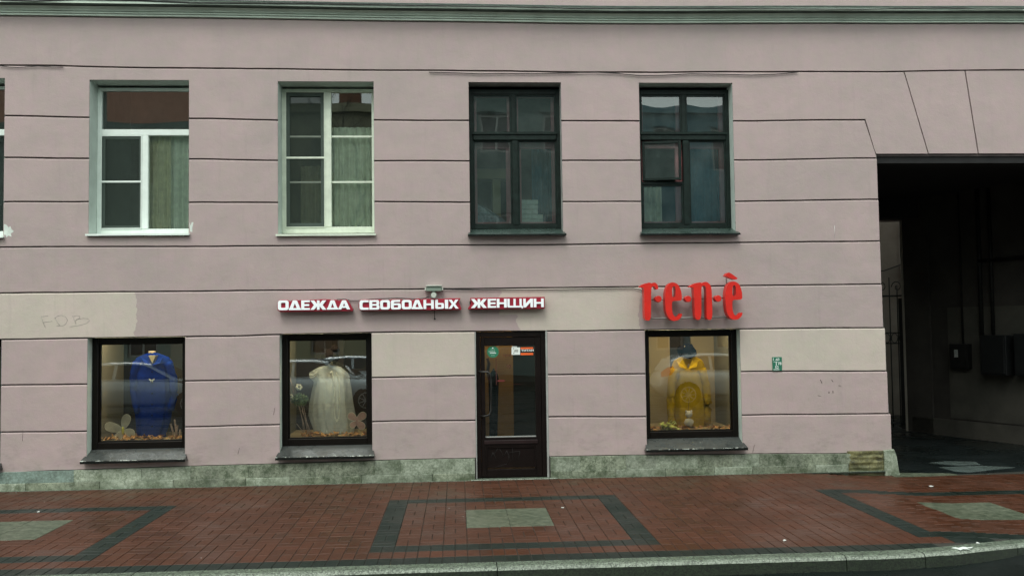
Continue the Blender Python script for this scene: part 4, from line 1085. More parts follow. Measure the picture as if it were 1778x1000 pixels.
# cables
def cable(pts, r, lab, name='wall_cable'):
    m = MB(); m.tube([tuple(at(x, y, -.012 - r)) for x, y in pts], r, 5); return tag(m.build(name, 'cable'), lab, 'cable')
cable([(745, 126), (790, 127), (835, 129), (880, 128), (930, 128.5), (985, 127.5), (1030, 126), (1070, 128), (1110, 132), (1150, 131.5), (1200, 128.5), (1250, 129.5), (1305, 131), (1345, 129.5), (1385, 126)], .006, 'thin black cable sagging along the joint above the upper windows')
cable([(0, 115), (15, 117), (30, 118), (50, 116.5), (66, 115.5), (90, 117), (110, 117.5)], .005, 'short slack cable at the far left of the top joint')
cable([(770, 502.5), (820, 503.5), (900, 503.3), (980, 502.5), (1060, 501), (1100, 500.5), (1112, 503), (1117, 508)], .006, 'black cable from the lamp case to the red letters')
cable([(585, 520), (600, 519.5), (608, 522), (620, 522), (650, 519), (690, 517.5), (722, 519), (738, 518), (745, 514)], .005, 'thin cable running behind the tops of the word signs')
cable([(752, 518), (754, 530), (754.5, 552)], .004, 'short cable hanging below the middle word sign')
m = MB(); pts = [at(x, y, -.18) for x, y in ((0, 2), (60, 4), (130, 1), (240, 3), (330, 7))]
pts += [at(x, y, -.19) for x, y in ((520, 8), (740, 12), (800, 13), (890, 14.5), (1000, 17), (1200, 17), (1400, 18), (1500, 18.5), (1640, 16), (1700, 18), (1778, 17.5))]
for p in pts: p.z += .012
m.tube([tuple(p) for p in pts], .008, 5); tag(m.build('cornice_cable', 'cable'), 'old black cable lying along the top of the cornice', 'cable')

# green survey plate
a, b = at(1341, 643.5), at(1357, 619.5)
th = thing('survey_plate', 'small green plate with white figures on the cream plaster beside the passage', 'sign', ((a.x + b.x) / 2, -.01, a.z))
m = MB(); m.box(a.x, b.x, -.012, -.0005, a.z, b.z, .002); m.build('plate', 'green_plate', th)
H = b.z - a.z
for s_, fx, fz, sz in (('I', .05, .74, .05), ('-63', .28, .74, .045), ('78', .55, .43, .05), ('52', .25, .16, .05)):
    text_mesh(s_, lerp(a.x, b.x, fx), -.0128, a.z + H * fz, sz, .0006, .0008).build('lettering', 'white_print', th)
m = MB(); m.box(lerp(a.x, b.x, .12), lerp(a.x, b.x, .55), -.0135, -.012, a.z + H * .64, a.z + H * .665); m.box(lerp(a.x, b.x, .36), lerp(a.x, b.x, .43), -.0132, -.012, a.z + H * .38, a.z + H * .64)
m.box(lerp(a.x, b.x, .08), lerp(a.x, b.x, .7), -.0132, -.012, a.z + H * .06, a.z + H * .10); m.build('lettering', 'white_print', th)

# door stickers and the hours board
YS = yb + .018
def z9(X, Y, y): return at(830 + X / 9.09, 590 + Y / 9.09, y)
p = z9(235, 188, YS); r_ = z9(328, 188, YS).x - p.x
th = thing('round_sticker', 'round green sticker with small white print at the upper left of the door glass', 'sticker', (p.x, YS, p.z - r_))
m = MB(); m.disc((p.x, p.z), r_, YS - .002, YS, 28); m.build('disc', 'green_sticker', th)
m = MB()
for (xa, xb, yy, hh) in ((222, 246, 128, 16), (200, 268, 152, 4), (165, 272, 184, 8), (188, 286, 208, 14), (210, 266, 245, 4)):
    n_ = max(1, int((xb - xa) / 16))
    for k in range(n_):
        q0 = z9(lerp(xa, xb, k / n_), yy + hh / 2, YS - .003); q1 = z9(lerp(xa, xb, (k + .8) / n_), yy - hh / 2, YS - .003); m.box(q0.x, q1.x, YS - .0028, YS - .0021, q0.z, q1.z)
m.build('print', 'white_print', th)
a, b = z9(525, 240, YS), z9(875, 98, YS)
th = thing('security_sticker', 'orange-barred sticker with grey emblem and word ТИТАН, top right of door glass', 'sticker', ((a.x + b.x) / 2, YS, a.z))
c1, c0 = z9(665, 240, YS), z9(670, 112, YS)
m = MB(); m.box(c1.x, b.x, YS - .002, YS, a.z, c0.z); m.build('plate', 'black', th)
for (ya, yb2) in ((145, 115), (240, 203)):
    q0, q1 = z9(672, ya, YS), z9(870, yb2, YS); m = MB(); m.box(q0.x, q1.x, YS - .003, YS - .0021, q0.z, q1.z); m.build('orange_bar', 'orange_print', th)
m = MB(); q0, q1 = z9(530, 235, YS), z9(664, 118, YS); m.box(q0.x, q1.x, YS - .002, YS, q0.z, q1.z); q2, q3 = z9(535, 118, YS), z9(615, 100, YS); m.box(q2.x, q3.x, YS - .002, YS, q2.z + .0005, q3.z); m.build('emblem_plate', 'white_print', th)
m = MB(); q = z9(597, 172, YS); m.prism([(q.x - .030, q.z), (q.x - .012, q.z + .016), (q.x + .02, q.z + .018), (q.x + .034, q.z + .004), (q.x + .022, q.z - .018), (q.x - .008, q.z - .014), (q.x - .02, q.z - .022)], YS - .003, YS - .0021)
m.disc((q.x - .03, q.z + .028), .008, YS - .003, YS - .0021, 10); m.disc((q.x - .028, q.z - .03), .008, YS - .003, YS - .0021, 10); m.build('emblem', 'grey_print', th)
q = z9(680, 182, YS); text_mesh('ТИТАН', q.x, YS - .0028, q.z, .034, .0004, .0012, 1.42).build('lettering', 'white_print', th)
q = z9(385, 300, YS)
th = thing('hours_lettering', 'dark red film lettering with a ruled table and the number 10 on the door glass', 'lettering', (q.x, YS, q.z - .2))
text_mesh('rene', z9(388, 272, YS).x, YS, z9(388, 272, YS).z, .085, .0003, 0, .72).build('lettering', 'red_print', th)
text_mesh('10', z9(440, 445, YS).x, YS, z9(440, 445, YS).z, .065, .0003, .001).build('lettering', 'red_print', th)
m = MB()
for (xa, ya, xb, yb2) in ((285, 298, 700, 303), (285, 700, 700, 704), (285, 298, 290, 704), (318, 335, 412, 339), (318, 375, 412, 378), (318, 418, 412, 421), (318, 460, 412, 463), (318, 505, 412, 508), (318, 550, 412, 553), (318, 590, 412, 593)):
    q0, q1 = z9(xa, yb2, YS), z9(xb, ya, YS); m.box(q0.x, q1.x, YS - .0005, YS, q0.z, q1.z)
m.build('ruling', 'red_print', th)
m = MB(); q0, q1 = z9(310, 660, YS), z9(418, 628, YS); m.box(q0.x, q1.x, YS - .0008, YS - .0001, q0.z, q1.z)
m.build('red_mark', simple('bright_red_print', (.13, .015, .01), .6, .05), th)

# ------------------------------------------------------------------ shop interior
m = MB(); m.box(XL, 5.35, .33, 4.58, -.05, .0); m.build('shop_floor', 'shop_floor', None, kind='structure')
m = MB(); m.box(XL, 5.35, .33, 4.5, 2.40, 2.448); m.build('shop_ceiling', 'shop_grey', None, kind='structure')
m = MB(); m.box(XL, 5.35, 4.4, 4.57, 0, 2.39); m.build('shop_back_wall', 'shop_beige', None, kind='structure')
m = MB(); m.box(-5.6, -5.45, .34, 4.4, 0, 2.39).box(-.9, -.8, 1.6, 4.4, 0, 2.39).box(2.0, 2.1, .6, 4.4, 0, 2.39); m.build('shop_partition', 'shop_grey', None, kind='structure')
def room_light(x, y, z, sx, sy, lab, mat='panel_light'):
    th = thing('unseen_shop_light', lab, 'light', (x, y, z), 'unseen light panels in the shop')
    m = MB(); m.box(x - sx / 2 - .03, x + sx / 2 + .03, y - sy / 2 - .03, y + sy / 2 + .03, z - .012, z - .001, 0); m.build('housing', 'white', th)
    m = MB(); m.box(x - sx / 2, x + sx / 2, y - sy / 2, y + sy / 2, z - .02, z - .0125); m.build('diffuser', mat, th)
for x, lab in ((-4.1, 'unseen warm panel added to light the blue coat'), (-1.9, 'unseen warm panel added to light the white dress'), (.7, 'unseen warm panel light inside the door'), (3.1, 'unseen warm panel added to light the yellow coat')):
    room_light(x, .44 if x != .7 else 1.1, 2.12 if x != .7 else 2.39, 1.15 if x != .7 else .6, .13, lab)  # unseen panels added above the openings to light the displays and doorway
# display niches: side cheeks, base and back screens
def niche(key, base_z, cheek=('shop_grey', 'shop_grey'), depth=.95, backs=()):
    o = OPEN[key]; x0, x1 = o['x0'], o['x1']; y0 = .34
    m = MB(); m.box(x0 - .12, x0 - .02, y0, y0 + depth, 0, 2.38); m.build('niche_cheek', cheek[0], None, kind='structure')
    m = MB(); m.box(x1 + .02, x1 + .12, y0, y0 + depth, 0, 2.38); m.build('niche_cheek', cheek[1], None, kind='structure')
    m = MB(); m.box(x0 - .02, x1 + .02, y0 - .04, y0 + depth, 0, base_z); m.build('display_plinth', 'shop_beige', None, kind='structure')
    for (l, r, t, b, yy, mat) in backs:
        p, q = at(l, b, yy), at(r, t, yy); m = MB(); m.box(p.x, q.x, yy, yy + .04, max(.0, p.z), min(2.37, q.z)); m.build('niche_back', mat, None, kind='structure')
niche('L1', OPEN['L1']['z0'] + .09, backs=((150, 212, 560, 800, 1.3, 'shop_beige'), (212, 300, 560, 800, 1.9, 'shop_brown'), (296, 330, 560, 800, 1.3, 'shop_brown')))
niche('L2', OPEN['L2']['z0'] + .09, cheek=('shop_grey', 'shop_beige'), backs=((547, 597, 560, 640, 1.32, 'shop_brown'), (480, 547, 622, 800, 1.4, 'shop_brown'), (597, 660, 640, 800, 1.45, 'shop_brown')))
niche('L3', OPEN['L3']['z0'] + .09, backs=((1110, 1162, 560, 800, 1.3, 'shop_beige'), (1162, 1204, 560, 800, 1.34, 'shop_brown'), (1204, 1290, 560, 800, 1.3, 'shop_beige')))
# inside the door: a lit yellow wall at left, dark shop at right
M['door_wall'] = simple('orange_brown_wall', (.36, .21, .07), .85, .15)
p, q = at(830, 830, 1.5), at(890, 570, 1.5); m = MB(); m.box(p.x - .3, q.x, 1.5, 1.56, 0, 2.38); m.build('shop_partition', 'door_wall', None, kind='structure')
p, q = at(891, 830, 2.2), at(960, 570, 2.2); m = MB(); m.box(p.x, q.x + .3, 2.2, 2.26, 0, 2.38); m.build('shop_partition', 'shop_brown', None, kind='structure')

def spots(key, side, ys, lab):
    o = OPEN[key]; th = thing('spot_strip', lab, 'lamp', ((o['x0'] if side < 0 else o['x1']), .4, .5))
    x = o['x0'] - .018 if side < 0 else o['x1'] + .018
    m = MB(); m.box(min(x, x - side * .012), max(x, x - side * .012), .36, .40, .45, 1.9); m.build('strip', 'shop_beige', th)
    for (px_, py_) in ys:
        xx = x - side * .02; z = at(px_, py_, .38).z
        m = MB(); m.ball((xx, .38, z), .014, nu=10, nv=7); m.build('bulb', 'bulb', th)
        m = MB(); m.tube([(x, .38, z), (xx, .38, z)], .02, 10); m.build('collar', 'lamp_pale', th)
spots('L1', -1, ((178, 618), (177, 686), (176, 751)), 'three small lit spot bulbs up the left side of the blue coat window')
spots('L3', 1, ((1265, 601), (1267, 666), (1269.5, 731)), 'three small lit spot bulbs up the right side of the yellow coat window')

def garment_rings(rows, cy, seg=40, fold=0.0, nf=9, ph=0.0):
    """rows: (px_left, px_right, py, depth_ratio)"""
    rings = []
    for i, (l, r, y, dr, fk) in enumerate(rows):
        a, b = at(l, y, cy), at(r, y, cy); cx = (a.x + b.x) / 2; rx = (b.x - a.x) / 2; ring = []
        for k in range(seg):
            t = 2 * PI * k / seg; f = 1 + fk * fold * (math.sin(nf * t + ph + i * .15) + .5 * math.sin(nf * 2.3 * t + 1.7))
            ring.append((cx + rx * math.cos(t) * f, cy + rx * dr * math.sin(t) * f, (a.z + b.z) / 2 + .004 * math.sin(nf * t)))
        rings.append(ring)
    def den(rs, n=4):
        out = []
        for a, b in zip(rs, rs[1:]):
            for j in range(n):
                t = j / n; out.append([tuple(lerp(Vector(p), Vector(q), t)) for p, q in zip(a, b)])
        out.append(rs[-1]); return out
    return den(rings)
def mannequin_base(th, px_, ytop, cy, zfloor, neck=True, head=None, shoulders=None):
    c = at(px_, ytop, cy)
    m = MB()
    if neck:
        rings = []
        for dz, r in ((-.16, .085), (-.09, .06), (-.04, .045), (0, .044), (.02, .048), (.024, .02)):
            rings.append([(c.x + r * math.cos(2 * PI * k / 16), cy + r * .9 * math.sin(2 * PI * k / 16), c.z + dz) for k in range(16)])
        m.loft(rings); m.build('neck', 'skin', th)
    m = MB(); m.tube([(c.x, cy, zfloor), (c.x, cy, c.z - .1)], .014, 8); m.disc((c.x, 0), 0.0, 0, 0, 3) if False else None
    rings = [[(c.x + r * math.cos(2 * PI * k / 20), cy + r * math.sin(2 * PI * k / 20), zfloor + dz) for k in range(20)] for dz, r in ((0, .13), (.012, .13), (.02, .03))]
    m.loft(rings); m.build('stand', 'dark_metal', th)
# blue coat
cy = .72; zf = OPEN['L1']['z0'] + .09
c = at(265, 766, cy)
th = thing('blue_coat_mannequin', 'headless mannequin in a long royal blue coat in the left shop window', 'mannequin', (c.x, cy, zf))
mannequin_base(th, 264, 612, cy, zf)
rows = [(257, 272, 613, .7, .1), (249, 281, 616, .42, .1), (238, 293, 620.5, .26, .1), (232, 299, 628, .26, .2), (231, 300, 642, .34, .4), (231, 299, 655, .5, .6), (234, 300, 680, .5, .8), (236, 298, 705, .5, 1), (238, 294, 730, .5, 1), (239, 287, 752, .5, 1), (240, 284, 767, .5, 1)]
m = MB(); m.loft(garment_rings(rows, cy, 64, .06, 6)); m.build('coat', 'blue_coat', th)
def sleeve(pts, r0, r1, name, mat, th, y):
    m = MB(); P = [at(x, yy, y) for x, yy in pts]; Q = []
    for a, b in zip(P, P[1:]):
        for j in range(4): Q.append(lerp(a, b, j / 4))
    Q.append(P[-1]); m.tube([tuple(q + Vector((.004 * math.sin(i * 1.7), 0, 0))) for i, q in enumerate(Q)], r0, 12, r1); return m.build(name, mat, th)
sleeve([(238, 628), (231, 655), (232, 685), (238, 716)], .055, .035, 'sleeve', 'blue_coat', th, cy - .06)
sleeve([(291, 629), (300, 655), (303, 685), (296, 712)], .062, .045, 'sleeve', 'blue_coat', th, cy - .06)
m = MB()
for s_ in (-1, 1):
    m.add([tuple(at(264 + s_ * 1, 634, cy - .19)), tuple(at(264 + s_ * 12, 616, cy - .06)), tuple(at(264 + s_ * 20, 618, cy - .02)), tuple(at(264 + s_ * 14, 630, cy - .17))], [(0, 1, 2, 3)])
m.build('collar', 'blue_coat', th)
m = MB(); m.prism([(at(x_, y_, cy - .14).x, at(x_, y_, cy - .14).z) for x_, y_ in ((258, 617), (271, 617), (264.5, 630))], cy - .15, cy - .05); m.build('neckline', 'gold', th)
m = MB()
for i in range(6):
    p = at(264, 645 + i * 19, cy - .21 + .004 * i); m.ball(tuple(p), .011, nu=8, nv=5)
m.build('button_row', 'navy', th)
p = at(263.5, 659.5, cy - .215)
m = MB()
for s_ in (-1, 1):
    m.prism([(p.x, p.z), (p.x + s_ * .036, p.z + .022), (p.x + s_ * .034, p.z - .002), (p.x + s_ * .012, p.z - .008)], p.y - .004, p.y); m.prism([(p.x, p.z - .006), (p.x + s_ * .02, p.z - .012), (p.x + s_ * .012, p.z - .028)], p.y - .004, p.y)
tag(m.build('brooch', 'pearl', None), 'small white butterfly brooch on the blue coat', 'brooch')
# white dress
cy = .74; zf = OPEN['L2']['z0'] + .09
c = at(575, 766, cy)
th = thing('white_dress_mannequin', 'mannequin in a sheer white tulle dress and dark hat in the middle shop window', 'mannequin', (c.x, cy, zf))
mannequin_base(th, 573, 634, cy, zf)
p = at(573, 621, cy); m = MB(); m.ball((p.x, cy, p.z - .01), .085, .10, .11); m.build('head', 'skin', th)
m = MB(); m.ball((p.x, cy, p.z + .012), .118, .13, .11, 22, 14, .25); m.ball((p.x + .075, cy - .03, p.z + .12), .06, .06, .05, 14, 9, .3); m.build('hat', 'brown_hat', th)
rows = [(567, 580, 635, .7, .1), (556, 590, 638, .4, .1), (549, 598, 645, .25, .2), (551, 598, 668, .4, .6), (553, 600, 700, .5, .8), (553, 604, 735, .5, 1), (554, 606, 768, .5, 1)]
m = MB(); m.loft(garment_rings(rows, cy, 48, .03, 8)); m.build('dress', 'dress', th)
rows = [(566, 581, 634, .7, .1), (552, 592, 638, .40, .2), (538, 601, 646, .25, .3), (538, 605, 653, .28, .4), (547, 606, 662, .40, .6), (541, 609, 700, .46, 1), (541, 612, 720, .50, 1.2), (550, 611, 747, .5, 1.3), (544, 608, 770, .55, 1.3)]
m = MB(); m.loft(garment_rings(rows, cy, 84, .095, 8, 1.2), cap=False); m.build('tulle_overlay', 'tulle', th)
m = MB(); m.loft([[tuple(at(x, y, cy - .05) + Vector((0, .05 * math.cos(2 * PI * k / 12), .03 * math.sin(2 * PI * k / 12)))) for k in range(12)] for x, y in ((552, 646), (545, 652), (538, 652))], False); m.build('sleeve', 'tulle', th)
m = MB(); pts = [(576, 645), (580, 665), (582, 690), (581, 712), (582, 726), (585, 731), (588, 726), (590, 712), (590, 690), (589, 665), (584, 645)]
Q = [at(x, y, cy - .27) for x, y in pts]
for a, b in zip(Q, Q[1:]):
    n_ = max(1, int((b - a).length / .017))
    for j in range(n_): m.ball(tuple(lerp(a, b, j / n_)), .009, nu=6, nv=4)
tag(m.build('bead_necklace', 'pearl', None), 'long white bead necklace looped over the tulle dress', 'necklace')
m = MB(); m.ball(tuple(at(576, 648, cy - .25)), .03, .02, .02, 10, 7, .4); m.build('bow', 'pearl', th)
# yellow coat
cy = .74; zf = OPEN['L3']['z0'] + .09
c = at(1196, 750, cy)
th = thing('yellow_coat_mannequin', 'mannequin in a long yellow coat and navy hat in the right shop window', 'mannequin', (c.x, cy, zf))
mannequin_base(th, 1194, 618, cy, zf)
p = at(1193, 610, cy); m = MB(); m.ball((p.x, cy, p.z - .015), .082, .10, .11); m.build('head', 'skin', th)
m = MB(); m.ball((p.x, cy, p.z + .0), .118, .13, .105, 22, 12, .35)
m.loft([[(p.x + r * math.cos(2 * PI * k / 24), cy + r * math.sin(2 * PI * k / 24), p.z + z_ + .012 * math.sin(3 * 2 * PI * k / 24)) for k in range(24)] for r, z_ in ((.10, .0), (.132, -.03), (.134, -.022), (.10, .012))], False)
m.build('hat', 'navy', th)
rows = [(1186, 1202, 618, .7, .1), (1178, 1211, 621, .42, .1), (1170, 1219, 625.5, .27, .1), (1167, 1223, 634, .27, .2), (1166, 1223, 655, .52, .5), (1166, 1225, 680, .5, .7), (1165, 1228, 705, .5, .9), (1167, 1229, 725, .5, 1), (1170, 1228, 742, .5, 1.1)]
m = MB(); m.loft(garment_rings(rows, cy, 64, .06, 6, .5)); m.build('coat', 'yellow_coat', th)
sleeve([(1172, 640), (1166, 668), (1164, 700), (1166, 735)], .065, .052, 'sleeve', 'yellow_coat', th, cy - .07)
sleeve([(1218, 640), (1225, 668), (1229, 700), (1228, 735)], .065, .052, 'sleeve', 'yellow_coat', th, cy - .07)
m = MB()
for s_ in (-1, 1):
    m.add([tuple(at(1194 + s_ * 1, 640, cy - .2)), tuple(at(1194 + s_ * 10, 620, cy - .07)), tuple(at(1194 + s_ * 20, 624, cy - .03)), tuple(at(1194 + s_ * 15, 637, cy - .17))], [(0, 1, 2, 3)])
m.build('lapel', 'yellow_coat', th)
p = at(1196, 733, cy - .27); q = at(1196, 719, cy - .27)
th = thing('plush_toy', 'small white plush toy hanging in front of the yellow coat', 'toy', tuple(p))
m = MB(); m.ball(tuple(p), .065, .05, .055, 14, 9, .3); m.build('body', 'toy', th)
m = MB(); m.ball(tuple(q), .048, .04, .045, 14, 9, .3); m.ball((q.x - .035, q.y, q.z + .04), .016, nu=8, nv=6); m.ball((q.x + .035, q.y, q.z + .04), .016, nu=8, nv=6); m.build('head', 'toy', th)
m = MB(); m.tube([(q.x, q.y, q.z + .04), (q.x, q.y + .02, q.z + .2)], .002, 4); m.build('string', 'cable', th)

# butterflies
def butterfly(lab, name, wings, body, y, mat, bmat):
    b0, b1 = at(*body[0], y), at(*body[1], y)
    th = thing(name, lab, 'butterfly decoration', tuple(b0))
    for i, (cx_, cy_, ex, ey, wr) in enumerate(wings):
        root_ = at(cx_, cy_, y); tip = at(ex, ey, y); ax = tip - root_; L = ax.length; ax.normalize(); sd_ = Vector((ax.z, 0, -ax.x))
        m = MB(); vs = [root_]; n_ = 20
        outl = []
        for k in range(n_ + 1):
            t = k / n_; ang = PI * 2 * t
            u = .5 - .5 * math.cos(ang); v = math.sin(ang) * wr * (.55 + .45 * u)
            outl.append(root_ + ax * (L * u) + sd_ * (L * v) + Vector((0, -.05 * u * L * 2, 0)))
        vs = [tuple(root_ + ax * L * .55 + Vector((0, -.055 * L - .01, 0)))] + [tuple(p_) for p_ in outl[:-1]]
        m.add(vs, [(0, k, k % n_ + 1) for k in range(1, n_ + 1)], True); w_ = m.build('wing', mat, th)
        m = MB(); m.tube([tuple(p_) for p_ in outl], .0025, 4); m.build('wing_wire', 'petal', w_)
    m = MB(); m.ball(tuple(lerp(b0, b1, .5)), .018, .02, (b1 - b0).length / 2 + .01, 12, 8, .2); m.build('body', bmat, th)
    m = MB(); m.tube([tuple(b0), (b0.x, b0.y + .02, b0.z - .1)], .003, 4); m.build('stem', 'twig', th)
butterfly('pale gauze butterfly with a yellow body at the foot of the blue coat window', 'butterfly_decoration', [(213, 746, 183, 738, .33), (214, 744, 223, 719, .36), (212, 749, 199, 767, .38), (215, 747, 234, 753, .42)], ((213, 753), (214, 741)), .5, 'wing_white', 'yellow_fuzz')
butterfly('pinkish gauze butterfly beside the white dress', 'butterfly_decoration', [(619, 729, 605, 718, .45), (620, 729, 635, 717, .42), (619, 731, 609, 741, .45), (621, 731, 632, 744, .45)], ((620, 738), (620, 724)), .5, 'wing_pink', 'wing_pink')
# topiary with twigs
c = at(521, 694, .5)
th = thing('topiary', 'green leaf ball on twigs with white flowers, left of the white dress', 'plant', (c.x, .5, OPEN['L2']['z0'] + .1))
rng = random.Random(3); m = MB()
for i in range(420):
    v = Vector((rng.gauss(0, 1), rng.gauss(0, 1), rng.gauss(0, 1) * .8)).normalized() * .108 * rng.uniform(.6, 1.05)
    v.z *= .78; q = c + v; a = Vector((rng.gauss(0, 1), rng.gauss(0, 1), rng.gauss(0, 1))).normalized() * .017; b = a.cross(Vector((rng.gauss(0, 1), rng.gauss(0, 1), rng.gauss(0, 1)))).normalized() * .009
    m.add([q - a, q + b, q + a, q - b], [(0, 1, 2, 3)])
m.build('leaf_ball', 'leaf', th)
for (xa, ya, xb, yb2) in ((518, 702, 533, 768), (523, 702, 537, 768), (527, 705, 540, 766), (520, 704, 529, 768), (515, 735, 527, 750), (524, 712, 545, 768)):
    a, b = at(xa, ya, .5), at(xb, yb2, .5); mid = lerp(a, b, .5) + Vector((rng.uniform(-.01, .01), .02, 0)); m = MB(); m.tube([tuple(a), tuple(mid), tuple(b)], .005, 5); m.build('twig', 'twig', th)
for (xa, ya, xb, yb2) in ((502, 650, 510, 682), (500, 640, 508, 676)):
    a, b = at(xa, ya, .5), at(xb, yb2, .5); m = MB(); m.tube([tuple(a), tuple(b)], .007, 5); m.build('twig', 'twig', th)
for (fx, fy, sz) in ((519, 672, .045), (505, 688, .032)):
    p = at(fx, fy, .46); m = MB()
    for k in range(6):
        an = k * PI / 3; m.ball((p.x + sz * .6 * math.cos(an), p.y - .01 * (k % 2), p.z + sz * .6 * math.sin(an)), sz * .45, .008, sz * .38, 8, 6)
    m.build('flower', 'petal', th)
# leaves on the window boards
def litter_leaves(key, lab, mat, n, pxr, zh=.04):
    o = OPEN[key]; m = MB(); z = o['z0'] + .09
    for i in range(n):
        x = lerp(at(pxr[0], 760, .4).x, at(pxr[1], 760, .4).x, rng.random()); y = rng.uniform(.34, .62); zz = z + .008 + zh * rng.random() ** 1.5
        a = Vector((rng.uniform(-1, 1), rng.uniform(-1, 1), rng.uniform(-.3, .7))).normalized() * rng.uniform(.025, .05); b = Vector((-a.y, a.x, rng.uniform(-.02, .02))) * .6
        c_ = Vector((x, y, zz)); m.add([c_ - a, c_ - a * .2 + b, c_ + a * .5 + b * .7, c_ + a, c_ + a * .4 - b * .8, c_ - a * .3 - b], [(0, 1, 2, 3, 4, 5)])
    ob = m.build('dry_leaves', mat, None, kind='stuff'); tag(ob, lab, 'leaves'); return ob
litter_leaves('L1', 'dry leaves scattered along the bottom of the blue coat window', 'autumn', 130, (176, 318))
litter_leaves('L2', 'dry leaves scattered along the bottom of the white dress window', 'autumn', 130, (520, 640))
litter_leaves('L3', 'dry leaves scattered along the bottom of the yellow coat window', 'autumn', 110, (1126, 1275), .03)
litter_leaves('L3', 'yellow-green tinsel heaped at the lower left of the yellow coat window', 'yellowgreen', 60, (1148, 1178), .09)
for (xa, xb, k) in ((287, 298, 0), (299, 309, 1), (292, 304, 2)):
    pass
th = thing('driftwood', 'pale sticks leaning at the lower right behind the blue coat', 'sticks', tuple(at(303, 766, .7)))
for (xa, ya, xb, yb2) in ((296, 735, 303, 767), (303, 728, 306, 767), (309, 738, 300, 767), (313, 745, 309, 768)):
    m = MB(); m.tube([tuple(at(xa, ya, .7)), tuple(lerp(at(xa, ya, .7), at(xb, yb2, .7), .5) + Vector((.01, 0, 0))), tuple(at(xb, yb2, .68))], .012, 6, .016); m.build('stick', 'twig', th)
# dark garment on a stand just inside the door
cy = 1.0
th = thing('coat_on_stand', 'dark coat on a stand behind the left half of the door glass', 'coat', (at(856, 760, cy).x, cy, 0))
rows = [(854, 860, 644, .9, .1), (850, 864, 650, .7, .2), (848, 866, 660, .6, .3), (849, 865, 690, .55, .6), (850, 864, 730, .55, 1), (850, 863, 762, .55, 1)]
m = MB(); m.loft(garment_rings(rows, cy, 36, .05, 6)); m.build('coat', 'navy', th)
m = MB(); p = at(857, 640, cy); m.tube([(p.x, cy, 0), (p.x, cy, p.z)], .012, 6); m.build('stand', 'dark_metal', th)
m = MB(); p = at(848, 655, .5)
P = [at(x, y, .5) for x, y in ((846, 622), (849, 632), (847, 644), (849, 655), (852, 665))]; m.tube([tuple(q) for q in P], .02, 8)
tag(m.build('red_scarf', simple('dark_red_cloth', (.10, .02, .015), .8, .2)), 'dark red scarf hanging just inside the door glass', 'scarf')

# ------------------------------------------------------------------ rooms behind the upper windows
m = MB(); m.box(XL, 5.35, .40, 4.5, 2.751, 2.80); m.build('upper_floor', 'shop_floor', None, kind='structure')
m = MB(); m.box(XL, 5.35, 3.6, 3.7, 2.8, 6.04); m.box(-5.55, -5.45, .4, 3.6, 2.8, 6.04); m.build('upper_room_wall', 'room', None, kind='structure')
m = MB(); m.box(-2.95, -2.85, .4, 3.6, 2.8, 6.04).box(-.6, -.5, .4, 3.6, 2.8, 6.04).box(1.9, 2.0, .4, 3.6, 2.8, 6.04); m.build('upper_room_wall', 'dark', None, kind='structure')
def curtain(x0, x1, z0, z1, y, mat, lab, nf=6, amp=.03, gather=0.0):
    m = MB(); nx, nz = nf * 8, 8; vs = []
    for j in range(nz + 1):
        v = j / nz
        for i in range(nx + 1):
            u = i / nx; x = lerp(x0, x1, u) + gather * (1 - v) * (u - .5)
            vs.append((x, y + amp * math.sin(u * nf * 2 * PI) * (.6 + .4 * (1 - v)) + .01 * math.sin(u * 17), lerp(z0, z1, v)))
    m.add(vs, [(j * (nx + 1) + i, j * (nx + 1) + i + 1, (j + 1) * (nx + 1) + i + 1, (j + 1) * (nx + 1) + i) for j in range(nz) for i in range(nx)], True)
    return tag(m.build('curtain', mat), lab, 'curtain')
X = lambda px_, y=.5: at(px_, 300, y).x
z_lo = 2.95
curtain(X(257), X(303), z_lo, at(0, 232, .5).z, .37, 'curtain_beige', 'olive beige curtain in the right light of the leftmost full white window', 5, .02)
curtain(X(300), X(345), z_lo, at(0, 232, .56).z, .40, 'curtain_pale', 'pale green net curtain at the right edge of the leftmost full white window', 5, .02)
curtain(X(576), X(655), z_lo, at(0, 225, .5).z, .38, 'curtain_pale', 'pale green curtain in the right leaf of the barred white window', 8, .025)
curtain(X(520), X(575), z_lo, at(0, 290, .6).z, .6, 'curtain_beige', 'dim beige curtain behind the screen of the barred white window', 5, .03)
curtain(X(924), X(972), z_lo, at(0, 245, .6).z, .6, 'curtain_blue', 'blue green curtain at the right of the dark green window above the door', 5, .03)
curtain(X(1186), X(1262), z_lo, at(0, 262, .62).z, .6, 'curtain_blue', 'blue green curtain in the right leaf of the window above the red letters', 6, .03)
curtain(X(1112), X(1150), z_lo, at(0, 322, .6).z, .58, 'curtain_beige', 'short beige curtain under the vent leaf of the right dark green window', 4, .02)
# stored things behind W3
def wslab(l, r, t, b, y, dep, mat, name, par):
    p, q = at(l, b, y), at(r, t, y); m = MB(); m.box(p.x, q.x, y, y + dep, p.z, q.z, .004); return m.build(name, mat, par)
th = thing('plywood_shelf', 'pale shelf frame standing behind the left lower pane above the door', 'shelf', tuple(at(860, 391, .8)))
wslab(826, 892, 293, 311, .8, .3, 'shop_beige', 'top_board', th); wslab(856, 869, 311.5, 391, .8, .3, 'shop_beige', 'upright', th); wslab(824, 829, 311.5, 391, .8, .3, 'twig', 'upright', th)
s_ = NT('grey_wall_blocks'); s_.base(s_.mix(s_.ramp(s_.noise(20, 5), .3, .7), (.55, .60, .48, 1), (.80, .84, .70, 1))); s_.rough(.85); M['blocks'] = s_.m
th = thing('block_stack', 'stepped stack of pale blocks behind the right lower pane above the door', 'blocks', tuple(at(920, 391, .55)))
rowsb = [(902, 943, 389), (902, 943, 380.5), (902, 934, 372), (902, 934, 363.5), (902, 934, 355)]
